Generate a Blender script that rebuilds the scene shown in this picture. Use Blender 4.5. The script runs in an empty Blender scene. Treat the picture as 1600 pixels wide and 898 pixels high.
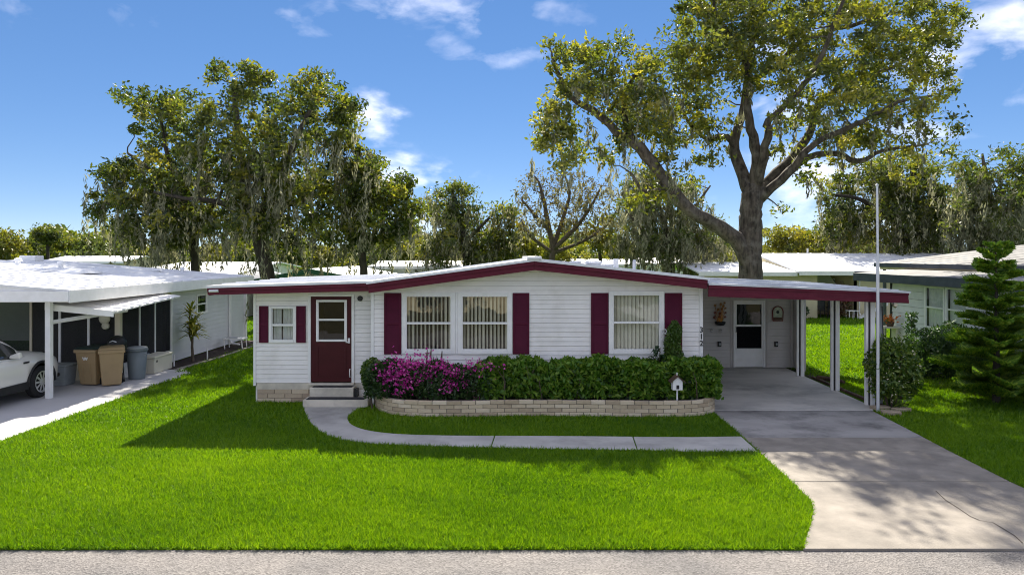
import bpy, math, random
import numpy as np
from mathutils import Vector, Matrix

random.seed(7)
rng = np.random.default_rng(7)
SC = bpy.context.scene
COL = SC.collection
R = math.radians

# ------------------------------------------------------------------ camera
H = 3.45                      # camera height (m)
F = 1066.7                    # focal length in photo pixels (1600 wide)
cd = bpy.data.cameras.new('camera')
cam = bpy.data.objects.new('camera', cd)
COL.objects.link(cam)
cam.location = (0, 0, H)
cam.rotation_euler = (R(90), 0, 0)
cd.lens = 24.0
cd.sensor_width = 36.0
cd.shift_y = -49.0 / 1600.0
cd.clip_start = 0.1
cd.clip_end = 3000
SC.camera = cam

# ------------------------------------------------------------------ light
SUN_EL = R(40.8)
SUN_AZ = R(3.0)              # sun stands behind the house, a touch to the west
sd = bpy.data.lights.new('sun', 'SUN')
sd.energy = 3.0
sd.angle = R(0.55)
sd.color = (1.0, 0.93, 0.80)
sun = bpy.data.objects.new('sun', sd)
COL.objects.link(sun)
sdir = Vector((math.sin(SUN_AZ) * math.cos(SUN_EL), math.cos(SUN_AZ) * math.cos(SUN_EL), math.sin(SUN_EL)))
sun.rotation_euler = sdir.to_track_quat('Z', 'Y').to_euler()
sun.location = (0, 40, 40)

SC.view_settings.view_transform = 'Standard'
SC.view_settings.look = 'None'
SC.view_settings.gamma = 1
SC.view_settings.use_curve_mapping = False
SC.view_settings.exposure = 2.07
try:
    SC.cycles.use_denoising = True
    SC.cycles.max_bounces = 8
    SC.cycles.transparent_max_bounces = 12
    SC.cycles.sample_clamp_indirect = 6
    SC.cycles.filter_width = 1.05
except Exception:
    pass

# ------------------------------------------------------------------ sky
W = bpy.data.worlds.new('World')
SC.world = W
W.use_nodes = True
nt = W.node_tree
nt.nodes.clear()
N = nt.nodes.new
L = nt.links.new
out = N('ShaderNodeOutputWorld')
bg = N('ShaderNodeBackground')
bg.inputs['Strength'].default_value = 0.15
sky = N('ShaderNodeTexSky')
sky.sky_type = 'NISHITA'
sky.sun_disc = False
sky.sun_elevation = SUN_EL
sky.sun_rotation = SUN_AZ
sky.altitude = 0
sky.air_density = 0.5
sky.dust_density = 0.0
sky.ozone_density = 3.0
hs = N('ShaderNodeHueSaturation')
hs.inputs['Saturation'].default_value = 1.66
hs.inputs['Hue'].default_value = 0.51
hs.inputs['Value'].default_value = 0.54
gm = N('ShaderNodeGamma'); gm.inputs[1].default_value = 0.5
L(sky.outputs[0], gm.inputs[0])
L(gm.outputs[0], hs.inputs['Color'])
tc = N('ShaderNodeTexCoord')
sep = N('ShaderNodeSeparateXYZ')
L(tc.outputs['Generated'], sep.inputs[0])


def wmath(op, a, b=None, clamp=False):
    n = N('ShaderNodeMath'); n.operation = op; n.use_clamp = clamp
    for i, v in enumerate((a, b)):
        if v is None: continue
        if isinstance(v, (int, float)): n.inputs[i].default_value = v
        else: L(v, n.inputs[i])
    return n.outputs[0]


# clouds: soft broken masses, each placed at its own bearing (az, el in degrees)
az = wmath('ARCTAN2', sep.outputs[0], sep.outputs[1])
hyp = wmath('SQRT', wmath('ADD', wmath('MULTIPLY', sep.outputs[0], sep.outputs[0]), wmath('MULTIPLY', sep.outputs[1], sep.outputs[1])))
el = wmath('ARCTAN2', sep.outputs[2], hyp)
cmb = N('ShaderNodeCombineXYZ'); L(az, cmb.inputs[0]); L(wmath('MULTIPLY', el, 1.9), cmb.inputs[1])
nz = N('ShaderNodeTexNoise'); nz.inputs['Scale'].default_value = 9; nz.inputs['Detail'].default_value = 9
nz.inputs['Roughness'].default_value = 0.55; nz.inputs['Distortion'].default_value = 0.4
L(cmb.outputs[0], nz.inputs['Vector'])
nz2 = N('ShaderNodeTexNoise'); nz2.inputs['Scale'].default_value = 3.2; nz2.inputs['Detail'].default_value = 6
L(cmb.outputs[0], nz2.inputs['Vector'])


nz3 = N('ShaderNodeTexNoise'); nz3.inputs['Scale'].default_value = 14; nz3.inputs['Detail'].default_value = 5
L(cmb.outputs[0], nz3.inputs['Vector'])
spn = N('ShaderNodeSeparateColor'); L(nz3.outputs['Color'], spn.inputs[0])
azw = wmath('ADD', az, wmath('MULTIPLY', wmath('SUBTRACT', spn.outputs[0], 0.5), 0.16))
elw = wmath('ADD', el, wmath('MULTIPLY', wmath('SUBTRACT', spn.outputs[1], 0.5), 0.10))


def px2ae(px, py):
    x = (px - 800) / F; z = (400 - py) / F
    return math.atan2(x, 1), math.atan2(z, math.hypot(x, 1))


CLOUDS = [  # photo bearing given as px, py ; half sizes px ; strength
    (630, 268, 70, 26, 1.0), (575, 185, 36, 30, 0.85), (655, 345, 60, 24, .6), (700, 20, 190, 26, 0.62),
    (790, 85, 150, 24, .50), (470, 22, 90, 18, .45), (1570, 45, 120, 50, .85), (1480, 85, 60, 46, .8),
    (1455, 205, 60, 26, .7), (1290, 270, 110, 40, .85), (1210, 60, 90, 40, .5), (60, 8, 120, 22, .4),
    (1230, 170, 60, 40, .7), (1560, 160, 90, 24, .4), (440, 250, 60, 40, .6), (1340, 330, 120, 40, .7)]
msk = None
for (px, py, rx, ry, s) in CLOUDS:
    a0, e0 = px2ae(px, py)
    dx = wmath('DIVIDE', wmath('SUBTRACT', azw, a0), rx / F)
    dy = wmath('DIVIDE', wmath('SUBTRACT', elw, e0), ry / F)
    d2 = wmath('ADD', wmath('MULTIPLY', dx, dx), wmath('MULTIPLY', dy, dy))
    g = wmath('MULTIPLY', wmath('POWER', 2.718, wmath('MULTIPLY', d2, -0.75)), s)
    msk = g if msk is None else wmath('MAXIMUM', msk, g)
# thicker cloud added outside the view, to fill the shade with white light
gen = wmath('MULTIPLY', wmath('SUBTRACT', nz2.outputs[0], 0.40, True), 8.0, True)
away = wmath('MAXIMUM', wmath('MULTIPLY', wmath('SUBTRACT', wmath('ABSOLUTE', az), 0.70), 4.0, True), wmath('MULTIPLY', wmath('SUBTRACT', el, 0.42), 4.0, True), True)
msk = wmath('MAXIMUM', msk, wmath('MULTIPLY', gen, away))
dens = wmath('MULTIPLY', wmath('SUBTRACT', wmath('ADD', wmath('MULTIPLY', msk, 0.85), wmath('MULTIPLY', wmath('SUBTRACT', nz.outputs[0], 0.5), 2.4)), 0.26), 1.15, True)
dens = wmath('MULTIPLY', dens, wmath('MULTIPLY', msk, 0.62, True))
mixc = N('ShaderNodeMixRGB')
L(dens, mixc.inputs[0])
L(hs.outputs[0], mixc.inputs[1])
mixc.inputs[2].default_value = (4.3, 4.05, 4.1, 1)
L(mixc.outputs[0], bg.inputs['Color'])
L(bg.outputs[0], out.inputs[0])

# ------------------------------------------------------------------ helpers: measure
def U(px, py, Y):
    return ((px - 800) * Y / F, Y, H - (py - 400) * Y / F)


def G(px, py):
    Y = H * F / (py - 400)
    return ((px - 800) * Y / F, Y)


# ------------------------------------------------------------------ helpers: materials
def new_mat(name):
    m = bpy.data.materials.new(name)
    m.use_nodes = True
    m.node_tree.nodes.clear()
    return m, m.node_tree


def mat(name, col, rough=0.6, var=0.12, vs=3.0, bump=0.0, bs=80.0, metal=0.0, spec=0.4, stain=None, sscale=0.8, samt=0.5, stretch=None, detail=6):
    m, t = new_mat(name)
    n = t.nodes.new; l = t.links.new
    o = n('ShaderNodeOutputMaterial'); p = n('ShaderNodeBsdfPrincipled'); l(p.outputs[0], o.inputs[0])
    g = n('ShaderNodeNewGeometry')
    vec = g.outputs['Position']
    if stretch:
        mp = n('ShaderNodeMapping'); mp.inputs['Scale'].default_value = stretch
        l(vec, mp.inputs[0]); vec = mp.outputs[0]
    nz = n('ShaderNodeTexNoise'); nz.inputs['Scale'].default_value = vs; nz.inputs['Detail'].default_value = detail
    l(vec, nz.inputs['Vector'])
    cr = n('ShaderNodeValToRGB')
    a = [max(0, c * (1 - var)) for c in col[:3]] + [1]; b = [min(1, c * (1 + var)) for c in col[:3]] + [1]
    cr.color_ramp.elements[0].position = 0.3; cr.color_ramp.elements[0].color = a
    cr.color_ramp.elements[1].position = 0.7; cr.color_ramp.elements[1].color = b
    l(nz.outputs[0], cr.inputs[0])
    c = cr.outputs[0]
    if stain:
        n2 = n('ShaderNodeTexNoise'); n2.inputs['Scale'].default_value = sscale; n2.inputs['Detail'].default_value = 8
        n2.inputs['Roughness'].default_value = 0.65
        l(g.outputs['Position'], n2.inputs['Vector'])
        r2 = n('ShaderNodeValToRGB'); r2.color_ramp.elements[0].position = 0.48; r2.color_ramp.elements[1].position = 0.68
        r2.color_ramp.elements[0].color = (0, 0, 0, 1); r2.color_ramp.elements[1].color = (samt, samt, samt, 1)
        l(n2.outputs[0], r2.inputs[0])
        mx = n('ShaderNodeMixRGB'); l(r2.outputs[0], mx.inputs[0]); l(c, mx.inputs[1]); mx.inputs[2].default_value = (*stain, 1)
        c = mx.outputs[0]
    l(c, p.inputs['Base Color'])
    p.inputs['Roughness'].default_value = rough
    p.inputs['Metallic'].default_value = metal
    p.inputs['Specular IOR Level'].default_value = spec
    if bump:
        bz = n('ShaderNodeTexNoise'); bz.inputs['Scale'].default_value = bs; bz.inputs['Detail'].default_value = 5
        l(vec, bz.inputs['Vector'])
        bp = n('ShaderNodeBump'); bp.inputs['Strength'].default_value = bump; bp.inputs['Distance'].default_value = 0.02
        l(bz.outputs[0], bp.inputs['Height']); l(bp.outputs[0], p.inputs['Normal'])
    return m


def leaf_mat(name, cols, trans=0.4, gloss=0.06, rough=0.45, tint=(1.25, 1.3, 0.55)):
    """cols: list of leaf colours picked per leaf by the attribute rnd"""
    m, t = new_mat(name)
    n = t.nodes.new; l = t.links.new
    o = n('ShaderNodeOutputMaterial')
    at = n('ShaderNodeAttribute'); at.attribute_name = 'rnd'
    cr = n('ShaderNodeValToRGB')
    els = cr.color_ramp.elements
    while len(els) < len(cols): els.new(0.5)
    for i, c in enumerate(cols):
        els[i].position = i / (len(cols) - 1); els[i].color = (*c, 1)
    l(at.outputs['Fac'], cr.inputs[0])
    d = n('ShaderNodeBsdfDiffuse'); l(cr.outputs[0], d.inputs[0])
    tr = n('ShaderNodeBsdfTranslucent')
    mu = n('ShaderNodeMixRGB'); mu.blend_type = 'MULTIPLY'; mu.inputs[0].default_value = 1
    l(cr.outputs[0], mu.inputs[1]); mu.inputs[2].default_value = (*tint, 1)
    l(mu.outputs[0], tr.inputs[0])
    mx = n('ShaderNodeMixShader'); mx.inputs[0].default_value = trans
    l(d.outputs[0], mx.inputs[1]); l(tr.outputs[0], mx.inputs[2])
    gl = n('ShaderNodeBsdfGlossy'); gl.inputs['Roughness'].default_value = rough; gl.inputs[0].default_value = (1, 1, 1, 1)
    m2 = n('ShaderNodeMixShader'); m2.inputs[0].default_value = gloss
    l(mx.outputs[0], m2.inputs[1]); l(gl.outputs[0], m2.inputs[2])
    l(m2.outputs[0], o.inputs[0])
    return m


def glass_mat(name, tint=(0.9, 0.95, 0.95), refl=0.16, dirt=0.0):
    m, t = new_mat(name)
    n = t.nodes.new; l = t.links.new
    o = n('ShaderNodeOutputMaterial')
    tr = n('ShaderNodeBsdfTransparent'); tr.inputs[0].default_value = (*tint, 1)
    gl = n('ShaderNodeBsdfGlossy'); gl.inputs['Roughness'].default_value = 0.015
    g = n('ShaderNodeNewGeometry'); nz = n('ShaderNodeTexNoise'); nz.inputs['Scale'].default_value = 1.6
    l(g.outputs['Position'], nz.inputs['Vector'])
    bp = n('ShaderNodeBump'); bp.inputs['Strength'].default_value = 0.12; bp.inputs['Distance'].default_value = 0.05
    l(nz.outputs[0], bp.inputs['Height']); l(bp.outputs[0], gl.inputs['Normal'])
    lw = n('ShaderNodeFresnel')
    io = n('ShaderNodeMapRange'); l(g.outputs['Backfacing'], io.inputs[0]); io.inputs[3].default_value = 1.5; io.inputs[4].default_value = 1 / 1.5
    l(io.outputs[0], lw.inputs['IOR'])
    ad = n('ShaderNodeMath'); ad.operation = 'ADD'; ad.use_clamp = True; l(lw.outputs[0], ad.inputs[0]); ad.inputs[1].default_value = refl
    mx = n('ShaderNodeMixShader'); l(ad.outputs[0], mx.inputs[0]); l(tr.outputs[0], mx.inputs[1]); l(gl.outputs[0], mx.inputs[2])
    l(mx.outputs[0], o.inputs[0])
    return m


def screen_mat(name, col=(0.012, 0.013, 0.016), alpha=0.72):
    m, t = new_mat(name)
    n = t.nodes.new; l = t.links.new
    o = n('ShaderNodeOutputMaterial')
    tr = n('ShaderNodeBsdfTransparent'); d = n('ShaderNodeBsdfDiffuse'); d.inputs[0].default_value = (*col, 1)
    mx = n('ShaderNodeMixShader'); mx.inputs[0].default_value = alpha
    l(tr.outputs[0], mx.inputs[1]); l(d.outputs[0], mx.inputs[2]); l(mx.outputs[0], o.inputs[0])
    return m


M = {}
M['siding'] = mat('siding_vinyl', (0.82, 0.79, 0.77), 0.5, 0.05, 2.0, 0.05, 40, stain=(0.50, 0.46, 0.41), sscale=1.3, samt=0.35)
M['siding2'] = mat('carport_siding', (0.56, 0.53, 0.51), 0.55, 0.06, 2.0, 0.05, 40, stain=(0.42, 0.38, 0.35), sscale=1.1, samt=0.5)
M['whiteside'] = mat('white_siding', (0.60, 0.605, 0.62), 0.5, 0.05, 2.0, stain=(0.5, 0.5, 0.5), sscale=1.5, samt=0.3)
M['trim'] = mat('white_trim', (0.80, 0.79, 0.78), 0.4, 0.04, 5, stain=(0.62, 0.60, 0.55), sscale=4, samt=0.25)
M['maroon'] = mat('maroon_paint', (0.095, 0.008, 0.022), 0.5, 0.16, 3.5, 0.05, 30, spec=.2, stain=(0.15, 0.03, 0.045), sscale=2.2, samt=0.35, stretch=(.6, 1, 3))
M['door_red'] = mat('door_red_paint', (0.058, 0.008, 0.012), 0.45, 0.1, 4, spec=.2)
M['shutter'] = mat('shutter_maroon', (0.082, 0.007, 0.026), 0.55, 0.1, 4, spec=.15)
M['roofwhite'] = mat('white_roof_coating', (0.74, 0.75, 0.77), 0.5, 0.06, 1.2, 0.05, 20, stain=(0.42, 0.42, 0.42), sscale=0.9, samt=0.45)
M['roofgrey'] = mat('grey_metal_roof', (0.60, 0.62, 0.64), 0.45, 0.1, 1.5, stain=(0.27, 0.27, 0.27), sscale=0.9, samt=0.7, stretch=(1, .5, 1))
M['concrete'] = mat('concrete_drive', (0.24, 0.213, 0.18), 0.85, 0.22, 2.6, 0.35, 60, stain=(0.135, 0.122, 0.105), sscale=0.75, samt=0.7, detail=12)
M['concrete_dark'] = mat('concrete_mildew', (0.30, 0.285, 0.27), 0.85, 0.2, 0.9, 0.25, 60, stain=(0.07, 0.068, 0.066), sscale=0.7, samt=0.85, stretch=(.6, 1.6, 1))
M['concrete_port'] = mat('carport_concrete', (0.52, 0.495, 0.46), 0.8, 0.15, 1.0, 0.2, 60, stain=(0.15, 0.145, 0.14), sscale=0.6, samt=0.6, stretch=(.5, 1.6, 1))
M['concrete_walk'] = mat('concrete_walk', (0.40, 0.385, 0.36), 0.85, 0.16, 1.5, 0.25, 60, stain=(0.17, 0.165, 0.16), sscale=0.9, samt=0.55)
M['concrete_pale'] = mat('painted_concrete', (0.46, 0.45, 0.455), 0.7, 0.08, 0.8, 0.1, 60, stain=(0.36, 0.36, 0.36), sscale=0.5, samt=0.4)
M['step'] = mat('step_concrete', (0.60, 0.55, 0.46), 0.85, 0.14, 3, 0.3, 50, stain=(0.3, 0.27, 0.23), sscale=2, samt=0.5)
M['tread'] = mat('step_mat', (0.045, 0.045, 0.05), 0.9, 0.3, 10, 0.3, 120)
M['soil'] = mat('soil', (0.05, 0.036, 0.026), 0.95, 0.4, 9, 0.6, 40)
M['mulch'] = mat('mulch', (0.032, 0.02, 0.014), 0.95, 0.5, 25, 0.8, 60)
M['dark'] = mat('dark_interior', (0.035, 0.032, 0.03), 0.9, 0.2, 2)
M['room'] = mat('room_wall', (0.22, 0.19, 0.15), 0.9, 0.3, 1.2)
M['black'] = mat('black_plastic', (0.012, 0.012, 0.013), 0.5, 0.2, 8)
M['blind'] = mat('vertical_blind', (0.70, 0.63, 0.50), 0.7, 0.08, 6)
M['curtain'] = mat('sheer_curtain', (0.62, 0.60, 0.56), 0.8, 0.1, 6)
M['glass'] = glass_mat('window_glass', refl=0.03)
M['glass_dark'] = glass_mat('dark_glass', tint=(0.55, 0.58, 0.6), refl=0.03)
M['screen'] = screen_mat('insect_screen', (0.035, 0.036, 0.040), 0.80)
M['screen_door'] = screen_mat('screen_door', (0.01, 0.01, 0.012), 0.72)
M['green_trim'] = mat('green_trim', (0.03, 0.13, 0.075), 0.5, 0.15, 3)
M['cream'] = mat('cream_wall', (0.62, 0.54, 0.36), 0.7, 0.06, 2)
M['tan'] = mat('tan_wall', (0.36, 0.29, 0.18), 0.8, 0.1, 2)
M['palegreen'] = mat('pale_green_board', (0.66, 0.665, 0.65), 0.6, 0.07, 3, 0.05, 40, stain=(0.42, 0.46, 0.42), sscale=1.4, samt=0.4)
M['darkroof'] = mat('dark_fascia', (0.06, 0.07, 0.085), 0.6, 0.25, 3)
M['oldroof'] = mat('old_grey_roof', (0.20, 0.195, 0.185), 0.7, 0.25, 1.5, 0.1, 20, stain=(0.07, 0.065, 0.06), sscale=1.0, samt=0.8, stretch=(1, .3, 1))
M['beige'] = mat('beige_post', (0.60, 0.53, 0.40), 0.6, 0.08, 3)
M['galv'] = mat('galvanised_pole', (0.62, 0.63, 0.65), 0.35, 0.06, 5, metal=0.3)
M['tyre'] = mat('tyre_rubber', (0.016, 0.016, 0.017), 0.8, 0.2, 20)
M['rim'] = mat('alloy_rim', (0.62, 0.62, 0.63), 0.3, 0.05, 5, metal=0.7)
M['lamp'] = mat('headlamp_lens', (0.75, 0.77, 0.8), 0.1, 0.05, 8)
M['binbrown'] = mat('brown_bin_plastic', (0.36, 0.255, 0.135), 0.55, 0.1, 3, stain=(0.24, 0.16, 0.09), sscale=3, samt=0.4)
M['bingreen'] = mat('dark_green_lid', (0.02, 0.035, 0.03), 0.5, 0.2, 4)
M['bingrey'] = mat('blue_grey_bin', (0.17, 0.20, 0.22), 0.5, 0.12, 3)
M['boxgrey'] = mat('grey_box_plastic', (0.30, 0.32, 0.33), 0.5, 0.12, 4)
M['boxcream'] = mat('cream_box', (0.62, 0.58, 0.47), 0.55, 0.06, 3)
M['gold'] = mat('brass_metal', (0.30, 0.15, 0.04), 0.35, 0.4, 14, metal=0.8)
M['copper'] = mat('copper_flower', (0.20, 0.05, 0.03), 0.4, 0.3, 8, metal=0.4)
M['wood'] = mat('weathered_wood', (0.09, 0.055, 0.035), 0.8, 0.25, 8, 0.2, 40)
M['stonecap'] = mat('paver_stone', (0.36, 0.29, 0.21), 0.85, 0.15, 5, 0.3, 40)
M['mortar'] = mat('mortar', (0.22, 0.19, 0.155), 0.95, 0.15, 8)
M['plaque'] = mat('painted_plaque', (0.42, 0.47, 0.36), 0.7, 0.3, 12)
M['red'] = mat('dark_red_paint', (0.16, 0.03, 0.025), 0.6, 0.2, 8)
M['orange'] = mat('orange_plastic', (0.6, 0.16, 0.02), 0.5, 0.2, 8)
M['bark'] = mat('oak_bark', (0.072, 0.059, 0.046), 0.95, 0.75, 9, 1.0, 14, stain=(0.19, 0.175, 0.145), sscale=3.2, samt=0.55, stretch=(1, 1, .22), detail=10)
M['bark_dark'] = mat('dark_bark', (0.06, 0.05, 0.04), 0.95, 0.4, 6, 0.8, 26, stretch=(1, 1, .35))
M['twig'] = mat('grey_twig', (0.105, 0.08, 0.06), 0.9, 0.3, 6)
M['petal'] = leaf_mat('magenta_bract', [(0.34, 0.010, 0.20), (0.68, 0.05, 0.42), (0.86, 0.24, 0.60)], 0.4, 0.02, tint=(1.2, .9, 1.1))
M['moss'] = leaf_mat('spanish_moss', [(0.12, 0.125, 0.08), (0.235, 0.235, 0.155), (0.37, 0.355, 0.245)], 0.4, 0.0, tint=(1.1, 1.1, .9))
M['oakleaf'] = leaf_mat('oak_leaf', [(0.045, 0.066, 0.010), (0.105, 0.128, 0.015), (0.21, 0.21, 0.022), (0.34, 0.29, 0.035)], 0.5, 0.04)
M['darkleaf'] = leaf_mat('dark_oak_leaf', [(0.024, 0.040, 0.008), (0.066, 0.092, 0.014), (0.15, 0.163, 0.022), (0.29, 0.25, 0.035)], 0.5, 0.03)
M['farleaf'] = leaf_mat('far_leaf', [(0.04, 0.062, 0.014), (0.09, 0.115, 0.02), (0.18, 0.18, 0.035)], 0.45, 0.03)
M['brownleaf'] = leaf_mat('brown_leaf', [(0.06, 0.05, 0.02), (0.14, 0.11, 0.035), (0.26, 0.21, 0.04)], 0.4, 0.0)
M['yellowleaf'] = leaf_mat('yellow_leaf', [(0.08, 0.095, 0.018), (0.17, 0.17, 0.022), (0.32, 0.27, 0.03)], 0.45, 0.03)
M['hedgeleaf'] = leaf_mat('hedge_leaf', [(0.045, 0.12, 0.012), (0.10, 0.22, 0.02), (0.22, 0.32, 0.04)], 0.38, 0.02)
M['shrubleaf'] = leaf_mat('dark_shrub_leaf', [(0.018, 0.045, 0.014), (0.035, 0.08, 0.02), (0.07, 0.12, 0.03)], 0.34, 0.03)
M['bushleaf'] = leaf_mat('bush_leaf', [(0.035, 0.085, 0.014), (0.085, 0.155, 0.022), (0.20, 0.26, 0.04)], 0.36, 0.03)
M['pineleaf'] = leaf_mat('pine_frond', [(0.06, 0.135, 0.018), (0.13, 0.25, 0.025), (0.30, 0.38, 0.045)], 0.45, 0.02)
M['palmleaf'] = leaf_mat('strap_leaf', [(0.10, 0.15, 0.02), (0.26, 0.28, 0.035), (0.48, 0.42, 0.06)], 0.4, 0.05)
M['grassblade'] = leaf_mat('grass_blade', [(0.045, 0.130, 0.002), (0.122, 0.25, 0.004), (0.225, 0.36, 0.010)], 0.45, 0.02, tint=(1.3, 1.22, .4))
M['redleaf'] = leaf_mat('red_leaf', [(0.06, 0.02, 0.012), (0.15, 0.05, 0.025), (0.12, 0.10, 0.03)], .3, .05, tint=(1, 1, 1))
M['white_fl'] = leaf_mat('white_blossom', [(0.7, 0.62, 0.42), (0.8, 0.75, 0.6)], 0.3, 0.0, tint=(1, 1, 1))


def brick_mat(name, cols):
    m, t = new_mat(name)
    n = t.nodes.new; l = t.links.new
    o = n('ShaderNodeOutputMaterial'); p = n('ShaderNodeBsdfPrincipled'); l(p.outputs[0], o.inputs[0])
    oi = n('ShaderNodeObjectInfo'); g = n('ShaderNodeNewGeometry')
    nz = n('ShaderNodeTexNoise'); nz.inputs['Scale'].default_value = 14; nz.inputs['Detail'].default_value = 8; l(g.outputs['Position'], nz.inputs['Vector'])
    cr = n('ShaderNodeValToRGB'); els = cr.color_ramp.elements
    while len(els) < len(cols): els.new(.5)
    for i, c in enumerate(cols):
        els[i].position = i / (len(cols) - 1); els[i].color = (*c, 1)
    ad = n('ShaderNodeMath'); ad.operation = 'MULTIPLY_ADD'; l(nz.outputs[0], ad.inputs[0]); ad.inputs[1].default_value = .5
    l(oi.outputs['Random'], ad.inputs[2])
    sb = n('ShaderNodeMath'); sb.operation = 'SUBTRACT'; l(ad.outputs[0], sb.inputs[0]); sb.inputs[1].default_value = .25
    l(sb.outputs[0], cr.inputs[0]); l(cr.outputs[0], p.inputs['Base Color'])
    p.inputs['Roughness'].default_value = .9
    bp = n('ShaderNodeBump'); bp.inputs['Strength'].default_value = .5; bp.inputs['Distance'].default_value = .02
    n2 = n('ShaderNodeTexNoise'); n2.inputs['Scale'].default_value = 60; l(g.outputs['Position'], n2.inputs['Vector'])
    l(n2.outputs[0], bp.inputs['Height']); l(bp.outputs[0], p.inputs['Normal'])
    return m


M['brick'] = brick_mat('planter_brick', [(0.40, 0.315, 0.215), (0.56, 0.46, 0.32), (0.66, 0.56, 0.42)])
M['brick2'] = brick_mat('base_brick', [(0.36, 0.275, 0.20), (0.48, 0.385, 0.275), (0.58, 0.48, 0.35)])


def ground_mat(name, cols, scale, bumpamt=0.4, bscale=30):
    m, t = new_mat(name)
    n = t.nodes.new; l = t.links.new
    o = n('ShaderNodeOutputMaterial'); p = n('ShaderNodeBsdfPrincipled'); l(p.outputs[0], o.inputs[0])
    g = n('ShaderNodeNewGeometry')
    nz = n('ShaderNodeTexNoise'); nz.inputs['Scale'].default_value = scale; nz.inputs['Detail'].default_value = 12; nz.inputs['Roughness'].default_value = .7
    l(g.outputs['Position'], nz.inputs['Vector'])
    cr = n('ShaderNodeValToRGB'); els = cr.color_ramp.elements
    while len(els) < len(cols): els.new(.5)
    for i, c in enumerate(cols):
        els[i].position = .3 + .4 * i / (len(cols) - 1); els[i].color = (*c, 1)
    l(nz.outputs[0], cr.inputs[0]); l(cr.outputs[0], p.inputs['Base Color'])
    p.inputs['Roughness'].default_value = .95; p.inputs['Specular IOR Level'].default_value = .1
    bz = n('ShaderNodeTexNoise'); bz.inputs['Scale'].default_value = bscale; bz.inputs['Detail'].default_value = 8; l(g.outputs['Position'], bz.inputs['Vector'])
    bp = n('ShaderNodeBump'); bp.inputs['Strength'].default_value = bumpamt; bp.inputs['Distance'].default_value = .05
    l(bz.outputs[0], bp.inputs['Height']); l(bp.outputs[0], p.inputs['Normal'])
    return m


M['lawn'] = ground_mat('lawn_turf', [(0.03, 0.08, 0.002), (0.065, 0.15, 0.003), (0.10, 0.20, 0.006)], 2.5, .8, 45)
M['drylawn'] = ground_mat('dry_lawn', [(0.05, 0.045, 0.022), (0.085, 0.075, 0.035), (0.11, 0.10, 0.045)], 1.2, .8, 45)
M['farground'] = ground_mat('far_ground', [(0.02, 0.06, 0.008), (0.05, 0.11, 0.015)], .4)


def road_mat():
    m, t = new_mat('worn_asphalt')
    n = t.nodes.new; l = t.links.new
    o = n('ShaderNodeOutputMaterial'); p = n('ShaderNodeBsdfPrincipled'); l(p.outputs[0], o.inputs[0])
    g = n('ShaderNodeNewGeometry')
    v = n('ShaderNodeTexVoronoi'); v.inputs['Scale'].default_value = 48; l(g.outputs['Position'], v.inputs['Vector'])
    cr = n('ShaderNodeValToRGB'); els = cr.color_ramp.elements
    els[0].position = .05; els[0].color = (.115, .106, .10, 1); els[1].position = .95; els[1].color = (.25, .235, .222, 1)
    l(v.outputs['Color'], cr.inputs[0])
    nz = n('ShaderNodeTexNoise'); nz.inputs['Scale'].default_value = .8; nz.inputs['Detail'].default_value = 8; l(g.outputs['Position'], nz.inputs['Vector'])
    r2 = n('ShaderNodeValToRGB'); r2.color_ramp.elements[0].position = .35; r2.color_ramp.elements[0].color = (.62, .62, .64, 1)
    r2.color_ramp.elements[1].position = .65; r2.color_ramp.elements[1].color = (1.0, .97, .95, 1); l(nz.outputs[0], r2.inputs[0])
    mu = n('ShaderNodeMixRGB'); mu.blend_type = 'MULTIPLY'; mu.inputs[0].default_value = 1
    l(cr.outputs[0], mu.inputs[1]); l(r2.outputs[0], mu.inputs[2]); l(mu.outputs[0], p.inputs['Base Color'])
    p.inputs['Roughness'].default_value = .9
    bp = n('ShaderNodeBump'); bp.inputs['Strength'].default_value = .7; bp.inputs['Distance'].default_value = .012
    l(v.outputs['Distance'], bp.inputs['Height']); l(bp.outputs[0], p.inputs['Normal'])
    return m


M['road'] = road_mat()


def car_mat():
    m, t = new_mat('pearl_white_paint')
    n = t.nodes.new; l = t.links.new
    o = n('ShaderNodeOutputMaterial'); p = n('ShaderNodeBsdfPrincipled'); l(p.outputs[0], o.inputs[0])
    p.inputs['Base Color'].default_value = (.66, .64, .60, 1); p.inputs['Roughness'].default_value = .3
    p.inputs['Coat Weight'].default_value = .8; p.inputs['Coat Roughness'].default_value = .05
    return m


M['carpaint'] = car_mat()

# ------------------------------------------------------------------ helpers: objects
ORG = {}


def empty(name, loc, label, cat, group=None):
    o = bpy.data.objects.new(name, None)
    COL.objects.link(o)
    o.location = loc
    o.empty_display_size = 0.2
    o['label'] = label; o['category'] = cat
    if group: o['group'] = group
    ORG[o.name] = Vector(loc)
    return o


def tag(o, label=None, cat=None, group=None, kind=None):
    if label: o['label'] = label
    if cat: o['category'] = cat
    if group: o['group'] = group
    if kind: o['kind'] = kind
    return o


def link_mesh(me, name, m, parent=None, kind=None, label=None, bevel=0, smooth=False):
    o = bpy.data.objects.new(name, me)
    COL.objects.link(o)
    if m is not None and len(me.materials) == 0: me.materials.append(M[m] if isinstance(m, str) else m)
    if parent is not None:
        o.parent = parent
        ORG[o.name] = ORG[parent.name].copy()
    else:
        ORG[o.name] = Vector((0, 0, 0))
    if kind: o['kind'] = kind
    if label: o['label'] = label
    if smooth:
        me.polygons.foreach_set('use_smooth', [True] * len(me.polygons))
    if bevel:
        b = o.modifiers.new('bevel', 'BEVEL'); b.width = bevel; b.segments = 2; b.limit_method = 'ANGLE'; b.angle_limit = R(40)
    return o


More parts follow.
